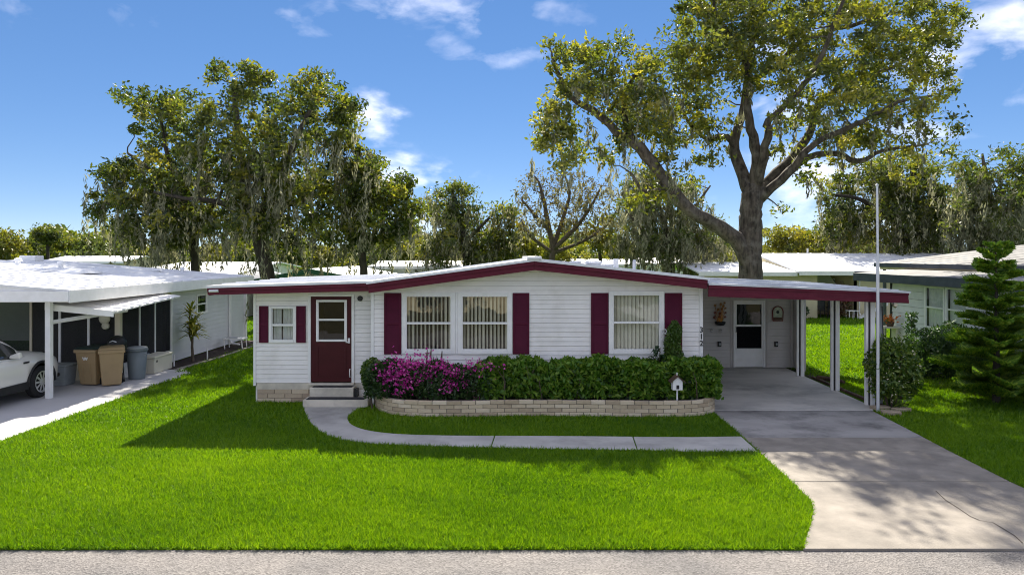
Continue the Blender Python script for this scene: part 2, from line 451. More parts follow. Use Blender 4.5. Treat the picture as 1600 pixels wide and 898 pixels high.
class MB:
    def __init__(s):
        s.v = []; s.f = []

    def add(s, vs, fs):
        b = len(s.v); s.v += [tuple(p) for p in vs]; s.f += [tuple(i + b for i in f) for f in fs]; return s

    def box(s, x0, x1, y0, y1, z0, z1):
        return s.add([(x0, y0, z0), (x1, y0, z0), (x1, y1, z0), (x0, y1, z0), (x0, y0, z1), (x1, y0, z1), (x1, y1, z1), (x0, y1, z1)],
                     [(0, 3, 2, 1), (4, 5, 6, 7), (0, 1, 5, 4), (1, 2, 6, 5), (2, 3, 7, 6), (3, 0, 4, 7)])

    def hexa(s, p):  # 8 points, bottom ring then top ring
        return s.add(p, [(0, 3, 2, 1), (4, 5, 6, 7), (0, 1, 5, 4), (1, 2, 6, 5), (2, 3, 7, 6), (3, 0, 4, 7)])

    def quad(s, a, b, c, d):
        return s.add([a, b, c, d], [(0, 1, 2, 3)])

    def extrude(s, poly, fn0, fn1):
        n = len(poly)
        vs = [fn0(p) for p in poly] + [fn1(p) for p in poly]
        fs = [tuple(range(n - 1, -1, -1)), tuple(range(n, 2 * n))] + [(i, (i + 1) % n, n + (i + 1) % n, n + i) for i in range(n)]
        return s.add(vs, fs)

    def plan(s, poly, z0, z1):      # polygon in xy, extruded in z
        return s.extrude(poly, lambda p: (p[0], p[1], z0), lambda p: (p[0], p[1], z1))

    def front(s, poly, y0, y1):     # polygon in xz, extruded in y
        return s.extrude(poly, lambda p: (p[0], y0, p[1]), lambda p: (p[0], y1, p[1]))

    def sidep(s, poly, x0, x1):     # polygon in yz, extruded in x
        return s.extrude(poly, lambda p: (x0, p[0], p[1]), lambda p: (x1, p[0], p[1]))

    def tube(s, pts, rad, n=8, cap=True, jit=0.0, ridge=0.0):
        pts = [Vector(p) for p in pts]
        if isinstance(rad, (int, float)): rad = [rad] * len(pts)
        b = len(s.v); k = len(pts)
        t0 = (pts[1] - pts[0]).normalized()
        ref = Vector((1, 0, 0)) if abs(t0.x) < .8 else Vector((0, 1, 0))
        for i, p in enumerate(pts):
            t = (pts[min(i + 1, k - 1)] - pts[max(i - 1, 0)]).normalized()
            a = (ref - t * ref.dot(t)).normalized(); c = t.cross(a); ref = a
            for j in range(n):
                w = 2 * math.pi * j / n
                rr = rad[i] * (1 + (random.uniform(-jit, jit) if jit else 0))
                if ridge: rr *= 1 + ridge * (math.sin(5 * w + i * .23 + 1) * .6 + math.sin(9 * w - i * .31) * .5 + math.sin(2 * w + i * .55) * .9)
                s.v.append(tuple(p + (a * math.cos(w) + c * math.sin(w)) * rr))
        for i in range(k - 1):
            for j in range(n):
                q = (j + 1) % n
                s.f.append((b + i * n + j, b + i * n + q, b + (i + 1) * n + q, b + (i + 1) * n + j))
        if cap:
            s.f.append(tuple(b + j for j in range(n - 1, -1, -1)))
            s.f.append(tuple(b + (k - 1) * n + j for j in range(n)))
        return s

    def lathe(s, prof, c, n=16, axis='z', cap=True):
        """prof: (r, h) along the axis from c"""
        b = len(s.v)
        for r, h in prof:
            for j in range(n):
                w = 2 * math.pi * j / n; u, v = r * math.cos(w), r * math.sin(w)
                if axis == 'z': s.v.append((c[0] + u, c[1] + v, c[2] + h))
                elif axis == 'y': s.v.append((c[0] + u, c[1] + h, c[2] + v))
                else: s.v.append((c[0] + h, c[1] + u, c[2] + v))
        for i in range(len(prof) - 1):
            for j in range(n):
                q = (j + 1) % n
                s.f.append((b + i * n + j, b + i * n + q, b + (i + 1) * n + q, b + (i + 1) * n + j))
        if cap:
            s.f.append(tuple(b + j for j in range(n - 1, -1, -1)))
            s.f.append(tuple(b + (len(prof) - 1) * n + j for j in range(n)))
        return s

    def build(s, name, m, parent=None, kind=None, label=None, bevel=0, smooth=False):
        o = ORG[parent.name] if parent is not None else Vector((0, 0, 0))
        me = bpy.data.meshes.new(name)
        me.from_pydata([(x - o.x, y - o.y, z - o.z) for x, y, z in s.v], [], s.f)
        me.update()
        return link_mesh(me, name, m, parent, kind, label, bevel, smooth)


def np_mesh(name, verts, faces, m, parent=None, kind=None, rnd=None, nper=4):
    """verts (n,3); faces (k,nper) int"""
    o = ORG[parent.name] if parent is not None else Vector((0, 0, 0))
    verts = np.asarray(verts, np.float32) - np.array([o.x, o.y, o.z], np.float32)
    me = bpy.data.meshes.new(name)
    k = len(faces)
    me.vertices.add(len(verts)); me.vertices.foreach_set('co', verts.astype(np.float32).ravel())
    me.loops.add(k * nper); me.loops.foreach_set('vertex_index', faces.astype(np.int32).ravel())
    me.polygons.add(k)
    me.polygons.foreach_set('loop_start', np.arange(0, k * nper, nper, dtype=np.int32))
    me.polygons.foreach_set('loop_total', np.full(k, nper, np.int32))
    me.update(calc_edges=True)
    if rnd is not None:
        a = me.attributes.new('rnd', 'FLOAT', 'POINT'); a.data.foreach_set('value', rnd.astype(np.float32))
    return link_mesh(me, name, m, parent, kind)


def unit(a):
    return a / np.maximum(np.linalg.norm(a, axis=1, keepdims=True), 1e-9)


def leaves_mesh(name, P, L0, W0, m, parent, kind='stuff', bias=(0, 0, 0), rvar=None, fold=0.0):
    """rhombic leaves at points P"""
    n = len(P)
    d = unit(rng.normal(size=(n, 3)) + np.array(bias))
    s = unit(np.cross(d, rng.normal(size=(n, 3))))
    Ls = L0 * rng.uniform(.65, 1.35, (n, 1)); Ws = W0 * rng.uniform(.7, 1.3, (n, 1))
    nrm = np.cross(d, s)
    V = np.empty((n, 4, 3))
    V[:, 0] = P - d * Ls * .5; V[:, 1] = P + s * Ws * .5 + nrm * Ws * fold; V[:, 2] = P + d * Ls * .5; V[:, 3] = P - s * Ws * .5 + nrm * Ws * fold
    fc = np.arange(n * 4).reshape(n, 4)
    r = rng.random(n) if rvar is None else np.clip(rvar + rng.normal(0, .16, n), 0, 1)
    return np_mesh(name, V.reshape(-1, 3), fc, m, parent, kind, np.repeat(r, 4))


def strands_mesh(name, P, length, width, m, parent, kind='stuff', seg=4, wob=.12):
    n = len(P)
    Ls = length * rng.uniform(.35, 1.3, n); Ws = width * rng.uniform(.6, 1.4, n)
    ang = rng.uniform(0, math.pi, n); sx, sy = np.cos(ang), np.sin(ang)
    V = np.empty((n, (seg + 1) * 2, 3)); cx = P[:, 0].copy(); cy = P[:, 1].copy()
    for i in range(seg + 1):
        t = i / seg
        w = Ws * (1 - .9 * t) * (.55 + .45 * math.sin(math.pi * min(1, t * 1.6 + .2)))
        cx = cx + rng.normal(0, wob, n) * Ls * .3; cy = cy + rng.normal(0, wob, n) * Ls * .3
        z = P[:, 2] - Ls * t
        V[:, 2 * i, 0] = cx - sx * w / 2; V[:, 2 * i, 1] = cy - sy * w / 2; V[:, 2 * i, 2] = z
        V[:, 2 * i + 1, 0] = cx + sx * w / 2; V[:, 2 * i + 1, 1] = cy + sy * w / 2; V[:, 2 * i + 1, 2] = z
    base = np.arange(n)[:, None] * ((seg + 1) * 2)
    fs = []
    for i in range(seg):
        fs.append(np.stack([base[:, 0] + 2 * i, base[:, 0] + 2 * i + 1, base[:, 0] + 2 * i + 3, base[:, 0] + 2 * i + 2], 1))
    fc = np.concatenate(fs)
    r = np.repeat(rng.random(n), (seg + 1) * 2)
    return np_mesh(name, V.reshape(-1, 3), fc, m, parent, kind, r)


def copy_tree(o, parent=None):
    c = o.copy(); COL.objects.link(c)
    if parent is not None: c.parent = parent
    for ch in list(o.children): copy_tree(ch, c)
    return c


def inpoly(x, y, poly):
    ins = np.zeros(len(x), bool); n = len(poly); j = n - 1
    for i in range(n):
        xi, yi = poly[i]; xj, yj = poly[j]
        c = ((yi > y) != (yj > y)) & (x < (xj - xi) * (y - yi) / ((yj - yi) if yj != yi else 1e-9) + xi)
        ins ^= c; j = i
    return ins


def smooth_poly(pts, it=2, closed=False):
    for _ in range(it):
        q = []
        rg = len(pts) if closed else len(pts) - 1
        if not closed: q.append(pts[0])
        for i in range(rg):
            a = pts[i]; b = pts[(i + 1) % len(pts)]
            q.append(tuple(.75 * u + .25 * v for u, v in zip(a, b))); q.append(tuple(.25 * u + .75 * v for u, v in zip(a, b)))
        if not closed: q.append(pts[-1])
        pts = q
    return pts


# ================================================================== THE SETTING
ROADY = 8.07
MB().quad((-700, -300, -.10), (700, -300, -.10), (700, 1500, -.10), (-700, 1500, -.10)).build('ground', 'farground', kind='structure')
MB().box(-120, 120, 1.2, ROADY - .012, -.099, -.016).build('road', 'road', kind='structure')
MB().box(-60, 60, -25, 1.2, -.099, 0.0).build('verge', 'drylawn', kind='structure')
# the lawn: one raised sheet with a cut turf edge along the road
edge = [(x, ROADY + .02 * math.sin(x * 1.3) + random.uniform(-.012, .012)) for x in np.arange(-45, 45.1, .4)]
MB().plan(edge + [(45, 62), (-45, 62)], -.098, 0).build('lawn', 'lawn', kind='structure')

# driveway -----------------------------------------------------------
dl = [G(1268, 783), G(1271, 800), G(1263, 830), (G(1256, 859)[0], 7.98)]
XL = 4.46
slabY = [8.03, 10.42, 12.05, 12.95, 15.22]
left_edge = [(4.46, 15.22), G(1160, 682), G(1186, 706), G(1230, 747), G(1256, 771), G(1267, 783), G(1271, 797), G(1267, 818), G(1260, 838), (G(1256, 859)[0], 8.03)]
right_edge = [(8.02, 15.22), (7.82, 13), (7.72, 12), (7.6, 10.4), (7.62, 9), (7.95, 8.03)]


def edge_at(e, y):
    ys = [p[1] for p in e][::-1]; xs = [p[0] for p in e][::-1]
    return float(np.interp(y, ys, xs))


drive = bpy.data.objects.new('driveway', None); COL.objects.link(drive); drive['kind'] = 'structure'; ORG[drive.name] = Vector((0, 0, 0))
for i in range(4):
    y0, y1 = slabY[i] + (.008 if i else 0), slabY[i + 1] - .008
    ys = np.linspace(y0, y1, 22)
    poly = [(edge_at(left_edge, y), y) for y in ys] + [(edge_at(right_edge, y), y) for y in ys[::-1]]
    MB().plan(poly[::-1], -.09, .014 + .002 * (i % 2)).build('concrete_slab', 'concrete_dark' if i == 3 else 'concrete', drive, kind='structure', bevel=.008)
MB().plan([(4.46, 15.235), (8.22, 15.235), (8.42, 21.2), (4.46, 21.2)], -.09, .022).build('carport_slab', 'concrete_port', kind='structure', bevel=.006)
# a crack that wanders across the last slab
ck = [G(1462, 768), G(1478, 783), G(1497, 795), G(1516, 808), G(1530, 814), G(1552, 818), G(1585, 838), G(1598, 850)]
cm = MB()
for a, b in zip(ck[:-1], ck[1:]):
    w = .006
    cm.add([(a[0] - w, a[1], .0185), (a[0] + w, a[1], .0185), (b[0] + w, b[1], .0185), (b[0] - w, b[1], .0185)], [(0, 1, 2, 3)])
cm.build('crack', 'soil', drive, kind='structure')

# walkway --------------------------------------------------------------
outer = smooth_poly([G(474, 634), G(476, 645), G(487, 664), G(508, 680), G(545, 690), G(600, 695), G(700, 698)], 2)
inner = smooth_poly([G(572, 634), G(548, 645), G(541, 655), G(552, 667), G(582, 675), G(630, 679.5), G(700, 681)], 2)
walk = bpy.data.objects.new('walkway', None); COL.objects.link(walk); walk['kind'] = 'structure'; ORG[walk.name] = Vector((0, 0, 0))
MB().plan(outer + [G(766, 699.5), G(772, 681.5)] + inner[::-1], -.09, .016).build('concrete_slab', 'concrete_walk', walk, kind='structure', bevel=.006)
MB().plan([G(768, 699.5), G(880, 702), G(995, 703.5), G(988, 683), G(880, 682), G(774, 681.5)], -.09, .018).build('concrete_slab', 'concrete_walk', walk, kind='structure', bevel=.006)
MB().plan([G(997, 703.5), G(1090, 706), G(1184.5, 706.5), G(1158, 682.5), G(1080, 683.5), G(990, 683)], -.09, .016).build('concrete_slab', 'concrete_walk', walk, kind='structure', bevel=.006)
walk_poly = outer + [G(880, 702), G(1184, 706.5), G(1158, 682.5), G(880, 682)] + inner[::-1]

# the neighbour's pale driveway and the mulch bed
MB().plan([(-9.52, 7.98), (-9.52, 17.0), (-9.45, 20.1), (-10.3, 21.2), (-19, 21.2), (-19, 7.98)][::-1], -.09, .015).build('neighbour_driveway', 'concrete_pale', kind='structure')
MB().plan([(-10.95, 20.7), (-10.2, 20.7), (-9.95, 23), (-9.9, 27.8), (-10.95, 27.8)], -.05, .02).build('mulch_bed', 'mulch', kind='structure')
MB().plan([(-10.2, 20.6), (-10.08, 20.6), (-9.83, 23), (-9.78, 27.8), (-9.9, 27.8), (-9.95, 23)], -.05, .05).build('bed_kerb', 'concrete', kind='structure', bevel=.01)
MB().plan([(8.42, 15.3), (8.75, 15.4), (8.85, 21), (8.46, 21)], -.05, .012).build('soil_strip', 'soil', kind='structure')

# ================================================================== BUILDING HELPERS
COURSE = 0.107


def siding(parent, m, T, umin, umax, z0, z1, openings=(), course=COURSE, proud=.020, thin=.006):
    """lapped boards: one object per course. T(u, d, z) maps wall coordinates to the world (d = outwards)"""
    k = 0; z = z0
    while z < z1 - .015:
        za, zb = z, min(z + course, z1)
        zj = za + (.005 if course < .16 else .012)      # open joint under each lap
        cuts = sorted({zj, zb} | {c for o in openings for c in (o[2], o[3]) if zj < c < zb})
        for a, b in zip(cuts[:-1], cuts[1:]):
            mid = (a + b) / 2
            iv = [(umin(mid), umax(mid), True, True)]
            for o in openings:
                if o[2] < mid < o[3]:
                    nv = []
                    for (p, q, lp, lq) in iv:
                        if o[1] <= p or o[0] >= q: nv.append((p, q, lp, lq)); continue
                        if o[0] > p: nv.append((p, o[0], lp, False))
                        if o[1] < q: nv.append((o[1], q, False, lq))
                    iv = nv
            for (p, q, lp, lq) in iv:
                if q - p < .01: continue
                da = proud + (thin - proud) * (a - za) / course; db = proud + (thin - proud) * (b - za) / course
                pa, pb = (umin(a), umin(b)) if lp else (p, p)
                qa, qb = (umax(a), umax(b)) if lq else (q, q)
                if qa - pa < .01 or qb - pb < .01: continue
                mb = MB()
                mb.hexa([T(pa, da, a), T(qa, da, a), T(qa, -.05, a), T(pa, -.05, a), T(pb, db, b), T(qb, db, b), T(qb, -.05, b), T(pb, -.05, b)])
                mb.build('siding_plank', m, parent)
        z += course; k += 1


def frontT(Y):
    return lambda u, d, z: (u, Y - d, z)


def rightT(X):      # wall that faces +x ; u runs along y
    return lambda u, d, z: (X + d, u, z)


def leftT(X):       # wall that faces -x
    return lambda u, d, z: (X - d, u, z)


def window(parent, T, u0, u1, z0, z1, fw=.07, split=.5, style='blinds', glass='glass', frame='trim', depth=.5, lower_dark=False, gap=True):
    w = MB()
    def bx(mb, a, b, d0, d1, c, e):
        mb.hexa([T(a, d1, c), T(b, d1, c), T(b, d0, c), T(a, d0, c), T(a, d1, e), T(b, d1, e), T(b, d0, e), T(a, d0, e)])
    o = .045
    bx(w, u0, u0 + fw, -.02, o, z0, z1); bx(w, u1 - fw, u1, -.02, o, z0, z1)
    bx(w, u0 + fw, u1 - fw, -.02, o, z1 - fw, z1); bx(w, u0 + fw, u1 - fw, -.02, o + .01, z0, z0 + fw * 1.15)
    f = w.build('window', frame, parent, bevel=.005)
    zm = z0 + (z1 - z0) * (1 - split)
    s = MB(); bx(s, u0 + fw, u1 - fw, -.02, .03, zm - .025, zm + .025)
    s.build('meeting_rail', frame, f, bevel=.004)
    for (a, b, d) in ((z0 + fw * 1.15, zm - .025, .012), (zm + .025, z1 - fw, .018)):
        p = MB(); p.quad(T(u0 + fw, d, a), T(u1 - fw, d, a), T(u1 - fw, d, b), T(u0 + fw, d, b))
        p.build('pane', glass, f)
        t = .018
        s = MB(); bx(s, u0 + fw, u0 + fw + t, -.01, d + .012, a, b); s.build('sash_stile', frame, f)
        s = MB(); bx(s, u1 - fw - t, u1 - fw, -.01, d + .012, a, b); s.build('sash_stile', frame, f)
    r = MB()
    a, b, c, e, d = u0 + fw, u1 - fw, z0 + fw, z1 - fw, -depth
    r.quad(T(a, d, c), T(b, d, c), T(b, d, e), T(a, d, e)); r.quad(T(a, -.02, c), T(b, -.02, c), T(b, d, c), T(a, d, c))
    r.quad(T(a, -.02, e), T(b, -.02, e), T(b, d, e), T(a, d, e)); r.quad(T(a, -.02, c), T(a, d, c), T(a, d, e), T(a, -.02, e))
    r.quad(T(b, -.02, c), T(b, d, c), T(b, d, e), T(b, -.02, e))
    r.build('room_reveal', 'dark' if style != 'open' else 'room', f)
    if style == 'blinds':
        sl = MB(); n = max(3, int((u1 - u0 - 2 * fw) / .088)); st = (u1 - u0 - 2 * fw) / n
        for i in range(n):
            c0 = u0 + fw + st * (i + .5); an = R(random.uniform(26, 40)) if not lower_dark else R(random.uniform(40, 62))
            hx = .043 * math.cos(an); hd = .043 * math.sin(an)
            sl.add([T(c0 - hx, -.10 - hd, c), T(c0, -.10 + .006, c), T(c0 + hx, -.10 + hd, c), T(c0 - hx, -.10 - hd, e), T(c0, -.10 + .006, e), T(c0 + hx, -.10 + hd, e)],
                   [(0, 1, 4, 3), (1, 2, 5, 4)])
        sl.build('vertical_blind', 'blind', f, kind='stuff', smooth=True)
    elif style == 'curtain':
        sl = MB(); n = 26; st = (u1 - u0 - 2 * fw) / n
        for i in range(n):
            a0 = u0 + fw + st * i; d0 = -.09 + .018 * math.sin(i * 1.7); d1 = -.09 + .018 * math.sin((i + 1) * 1.7)
            if gap and .36 < i / n < .44: continue
            sl.quad(T(a0, d0, c), T(a0 + st, d1, c), T(a0 + st, d1, e), T(a0, d0, e))
        sl.build('curtain', 'curtain', f, smooth=True)
    return f


def shutter(parent, T, u0, u1, z0, z1, m='shutter'):
    s = MB()
    def bx(a, b, d0, d1, c, e):
        s.hexa([T(a, d1, c), T(b, d1, c), T(b, d0, c), T(a, d0, c), T(a, d1, e), T(b, d1, e), T(b, d0, e), T(a, d0, e)])
    t = min(.045, (u1 - u0) * .16); zm = (z0 + z1) / 2
    bx(u0, u0 + t, .021, .05, z0, z1); bx(u1 - t, u1, .021, .05, z0, z1)
    for a, b in ((z0, z0 + .06), (zm - .03, zm + .03), (z1 - .05, z1)): bx(u0 + t, u1 - t, .021, .049, a, b)
    f = s.build('shutter', m, parent, bevel=.004)
    for a, b in ((z0 + .06, zm - .03), (zm + .03, z1 - .05)):
        q = MB(); n = max(6, int((b - a) / .045)); h = (b - a) / n
        for i in range(n):
            c = a + i * h
            q.hexa([T(u0 + t, .040, c), T(u1 - t, .040, c), T(u1 - t, .021, c), T(u0 + t, .021, c), T(u0 + t, .026, c + h), T(u1 - t, .026, c + h), T(u1 - t, .021, c + h), T(u0 + t, .021, c + h)])
        q.build('louvre_panel', m, f, kind='stuff')
    return f


def roof_slab(mb, x0, z0, x1, z1, y0, y1, t=.06):
    mb.hexa([(x0, y0, z0 - t), (x1, y0, z1 - t), (x1, y1, z1 - t), (x0, y1, z0 - t), (x0, y0, z0), (x1, y0, z1), (x1, y1, z1), (x0, y1, z0)])


def text_mesh(txt, size, depth=.006):
    c = bpy.data.curves.new('digit', 'FONT'); c.body = txt; c.size = size; c.extrude = depth; c.align_x = 'CENTER'; c.align_y = 'CENTER'
    c.offset = size * .016
    o = bpy.data.objects.new('digit', c); COL.objects.link(o)
    me = bpy.data.meshes.new_from_object(o.evaluated_get(bpy.context.evaluated_depsgraph_get()))
    bpy.data.objects.remove(o); bpy.data.curves.remove(c)
    return me


# ================================================================== THE MAIN HOUSE
FY, EY = 15.8, 16.1                      # front of the main block, front of the entry wing
house = empty('mobile_home', (0, FY, 0), 'white sided single storey home with maroon shutters, maroon fascia and attached carport', 'house')
PKX, PKZ = .50, 3.37                     # gable peak (roof top)
LX, LZ = -3.20, 2.86
RX_, RZ = 4.36, 2.95


def roofz(x):
    return LZ + (PKZ - LZ) * (x - LX) / (PKX - LX) if x < PKX else RZ + (PKZ - RZ) * (RX_ - x) / (RX_ - PKX)


def uml(z): return max(-3.19, -3.19 if z < 2.74 else LX + (z + .10 - LZ) / (PKZ - LZ) * (PKX - LX))
def umr(z): return min(4.34, 4.34 if z < 2.80 else RX_ - (z + .10 - RZ) / (PKZ - RZ) * (RX_ - PKX))


w1 = (-2.547, -1.305, 1.19, 2.61); w2 = (-1.255, .005, 1.19, 2.61); w3 = (2.236, 3.515, 1.19, 2.64)
siding(house, 'siding', frontT(FY), uml, umr, .30, 3.24, [w1, w2, w3])
for i, wv in enumerate((w1, w2, w3)):
    window(house, frontT(FY), *wv, fw=.10, style='blinds', lower_dark=i < 2)
MB().box(-1.303, -1.257, FY - .04, FY + .02, 1.19, 2.61).build('mullion', 'trim', house, bevel=.004)
for a, b in ((-2.955, -2.56), (.02, .40), (1.825, 2.225), (3.53, 3.93)):
    shutter(house, frontT(FY), a, b, 1.185, 2.60)
for a, b in ((-3.262, -3.188), (4.332, 4.412)):
    MB().box(a, b, FY - .035, FY + .05, .0, 2.86).build('corner_trim', 'trim', house, bevel=.005)
# solid side and back walls, foundation
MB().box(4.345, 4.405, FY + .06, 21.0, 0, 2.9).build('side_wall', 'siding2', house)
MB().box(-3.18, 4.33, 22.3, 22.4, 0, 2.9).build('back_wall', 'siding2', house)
MB().box(-3.18, 4.33, FY + .02, FY + .12, 0, .30).build('foundation', 'mortar', house)

# fascia of the gable, with a lip, roof above it
for (xa, za, xb, zb) in ((LX, LZ, PKX, PKZ), (PKX, PKZ, RX_, RZ)):
    f = MB()
    h = .235
    f.hexa([(xa, 15.22, za - h), (xb, 15.22, zb - h), (xb, 15.27, zb - h), (xa, 15.27, za - h), (xa, 15.22, za - .02), (xb, 15.22, zb - .02), (xb, 15.27, zb - .02), (xa, 15.27, za - .02)])
    f.hexa([(xa, 15.198, za - h * .52), (xb, 15.198, zb - h * .52), (xb, 15.22, zb - h * .52), (xa, 15.22, za - h * .52), (xa, 15.198, za - .025), (xb, 15.198, zb - .025), (xb, 15.22, zb - .025), (xa, 15.22, za - .025)])
    f.build('fascia', 'maroon', house, bevel=.006)
    sf = MB(); roof_slab(sf, xa, za - .19, xb, zb - .19, 15.27, FY + .01, .015); sf.build('soffit', 'siding', house)
    r = MB(); roof_slab(r, xa - (.04 if xa == LX else 0), za + .02, xb + (.04 if xb == RX_ else 0), zb + .02, 15.17, 22.5, .055)
    rf = r.build('roof', 'roofwhite', house)
    for y in np.arange(15.9, 22.4, .62):
        s = MB(); roof_slab(s, xa, za + .032, xb, zb + .032, y, y + .03, .02); s.build('roof_seam', 'roofwhite', rf)
MB().box(PKX - .16, PKX + .16, 15.13, 22.55, PKZ + .0, PKZ + .075).build('ridge_cap', 'roofwhite', house, bevel=.02)
for (x, y, s_, h_) in ((2.35, 19.6, .26, .16), (2.75, 19.9, .22, .11), (1.9, 20.4, .2, .09)):
    v = MB(); z = roofz(x) + .0
    v.lathe([(s_ * .8, 0), (s_ * .8, h_ * .35), (s_, h_ * .45), (s_ * .9, h_ * .8), (s_ * .4, h_)], (x, y, z), 14); v.build('roof_vent', 'roofwhite', house, smooth=False)
MB().box(3.05, 3.2, 20.5, 20.62, roofz(3.1), roofz(3.1) + .28).build('vent_pipe', 'roofwhite', house)
MB().tube([(3.4, 19, roofz(3.4)), (3.4, 19, roofz(3.4) + .22), (3.4, 18.96, roofz(3.4) + .27)], .045).build('vent_pipe', 'galv', house)

# entry wing -----------------------------------------------------------
ew = (-5.725, -5.08, 1.413, 2.275)
edoor = (-4.74, -3.77, .455, 2.545)
siding(house, 'siding', frontT(EY), lambda z: -6.03, lambda z: -3.262, .462, 2.70, [ew, edoor])
window(house, frontT(EY), *ew, fw=.065, style='curtain', split=.52)
for a, b in ((-5.95, -5.735), (-5.075, -4.855)):
    shutter(house, frontT(EY), a, b, 1.413, 2.275)
MB().box(-6.09, -6.03, EY - .035, EY + .05, .40, 2.68).build('corner_trim', 'trim', house, bevel=.005)
MB().box(-6.06, -6.0, EY + .05, 21.2, .0, 2.68).build('side_wall', 'siding', house)
MB().box(-6.0, -3.2, 21.1, 21.2, .0, 2.68).build('back_wall', 'siding2', house)
MB().box(-6.02, -3.27, EY - .01, EY + .1, .31, .462).build('sill_band', 'step', house, bevel=.006)
bm0 = None
for c in range(3):
    z0 = .005 + c * .104; x = -6.0 - (.16 if c % 2 else 0)
    while x < -4.8:
        a, b = max(x, -6.0), min(x + .40, -4.76)
        if b - a > .03:
            j = random.uniform(0, .006)
            MB().box(a + .005, b - .005, EY - .012 - j, EY + .08, z0 + .004, z0 + .098).build('brick', 'brick2', house, bevel=.004)
        x += .405
MB().box(-6.005, -3.25, EY + .002, EY + .09, 0, .309).build('mortar_bed', 'mortar', house)
MB().box(-3.67, -3.23, EY - .008, EY + .01, .0, .309).build('wall_skirt', 'siding', house)
# door of the wing
f = MB()
f.box(-4.80, -4.735, EY - .05, EY + .02, .47, 2.56).box(-3.775, -3.715, EY - .05, EY + .02, .47, 2.56).box(-4.735, -3.775, EY - .05, EY + .02, 2.50, 2.56)
f.build('door_frame', 'trim', house, bevel=.006)
d = MB()
gx0, gx1, gz0, gz1 = -4.61, -3.885, 1.44, 2.42
d.box(-4.735, gx0, EY - .022, EY + .02, .49, 2.50).box(gx1, -3.775, EY - .022, EY + .02, .49, 2.50).box(gx0, gx1, EY - .022, EY + .02, .49, gz0).box(gx0, gx1, EY - .022, EY + .02, gz1, 2.50)
door = d.build('door', 'door_red', house)
dp = MB()
dp.box(-4.60, -3.90, EY - .030, EY - .0225, .60, .64).box(-4.60, -3.90, EY - .030, EY - .0225, 1.30, 1.34).box(-4.60, -4.56, EY - .030, EY - .0225, .64, 1.30).box(-3.94, -3.90, EY - .030, EY - .0225, .64, 1.30)
dp.build('raised_panel', 'door_red', door, bevel=.004)
dw = MB()
dw.box(gx0, gx0 + .06, EY - .045, EY + .0, gz0, gz1).box(gx1 - .06, gx1, EY - .045, EY, gz0, gz1).box(gx0 + .06, gx1 - .06, EY - .045, EY, gz0, gz0 + .05).box(gx0 + .06, gx1 - .06, EY - .045, EY, gz1 - .05, gz1).box(gx0 + .06, gx1 - .06, EY - .042, EY, 1.93, 1.975)
dw.build('window_frame', 'trim', door, bevel=.004)
for a, b in ((gz0 + .05, 1.93), (1.975, gz1 - .05)):
    MB().quad((gx0 + .06, EY - .02, a), (gx1 - .06, EY - .02, a), (gx1 - .06, EY - .02, b), (gx0 + .06, EY - .02, b)).build('pane', 'glass_dark', door)
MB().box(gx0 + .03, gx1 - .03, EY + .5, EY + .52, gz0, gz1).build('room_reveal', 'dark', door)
MB().box(-3.86, -3.815, EY - .052, EY - .022, 1.40, 1.52).build('lock_plate', 'trim', door)
MB().tube([(-3.838, EY - .05, 1.43), (-3.838, EY - .085, 1.43), (-3.90, EY - .085, 1.43)], .012).build('handle', 'trim', door)
MB().tube([(-3.815, EY - .03, .60), (-3.815, EY - .06, .66), (-3.815, EY - .06, .76), (-3.815, EY - .03, .80)], .011).build('kick_handle', 'trim', door)
# threshold
MB().box(-4.80, -3.71, EY - .10, EY + .02, .425, .468).build('threshold', 'step', house, bevel=.006)
# round vent
v = MB(); v.lathe([(.062, 0), (.062, -.035), (.048, -.04)], (-3.576, EY - .015, 2.454), 18, 'y'); v.build('round_vent', 'black', house)
# wing roof + fascia
xa, za, xb, zb = -6.88, 2.745, -3.205, 2.865
f = MB(); h = .205
f.hexa([(xa, 15.42, za - h + .03), (xb, 15.42, zb - h), (xb, 15.46, zb - h), (xa, 15.46, za - h + .03), (xa, 15.42, za - .02), (xb, 15.42, zb - .02), (xb, 15.46, zb - .02), (xa, 15.46, za - .02)])
f.hexa([(xa, 15.40, za - h * .5), (xb, 15.40, zb - h * .5), (xb, 15.42, zb - h * .5), (xa, 15.42, za - h * .5), (xa, 15.40, za - .02), (xb, 15.40, zb - .02), (xb, 15.42, zb - .02), (xa, 15.42, za - .02)])
f.build('fascia', 'maroon', house, bevel=.006)
r = MB(); roof_slab(r, xa - .02, za + .035, xb, zb + .03, 15.38, 21.3, .055); rw = r.build('roof', 'roofwhite', house)
for y in np.arange(16.2, 21.2, .8):
    s = MB(); roof_slab(s, xa, za + .06, xb, zb + .055, y, y + .03, .03); s.build('roof_seam', 'roofwhite', rw)
MB().box(-6.87, -6.83, 15.47, 21.3, 2.56, 2.72).build('fascia', 'maroon', house)
sf = MB(); roof_slab(sf, xa + .06, za - .10, xb, zb - .10, 15.47, 21.2, .015); sf.build('soffit', 'siding', house)
MB().tube([(-6.83, 15.40, 2.66), (-6.62, 15.395, 2.668)], .035).build('gutter_end', 'galv', house)

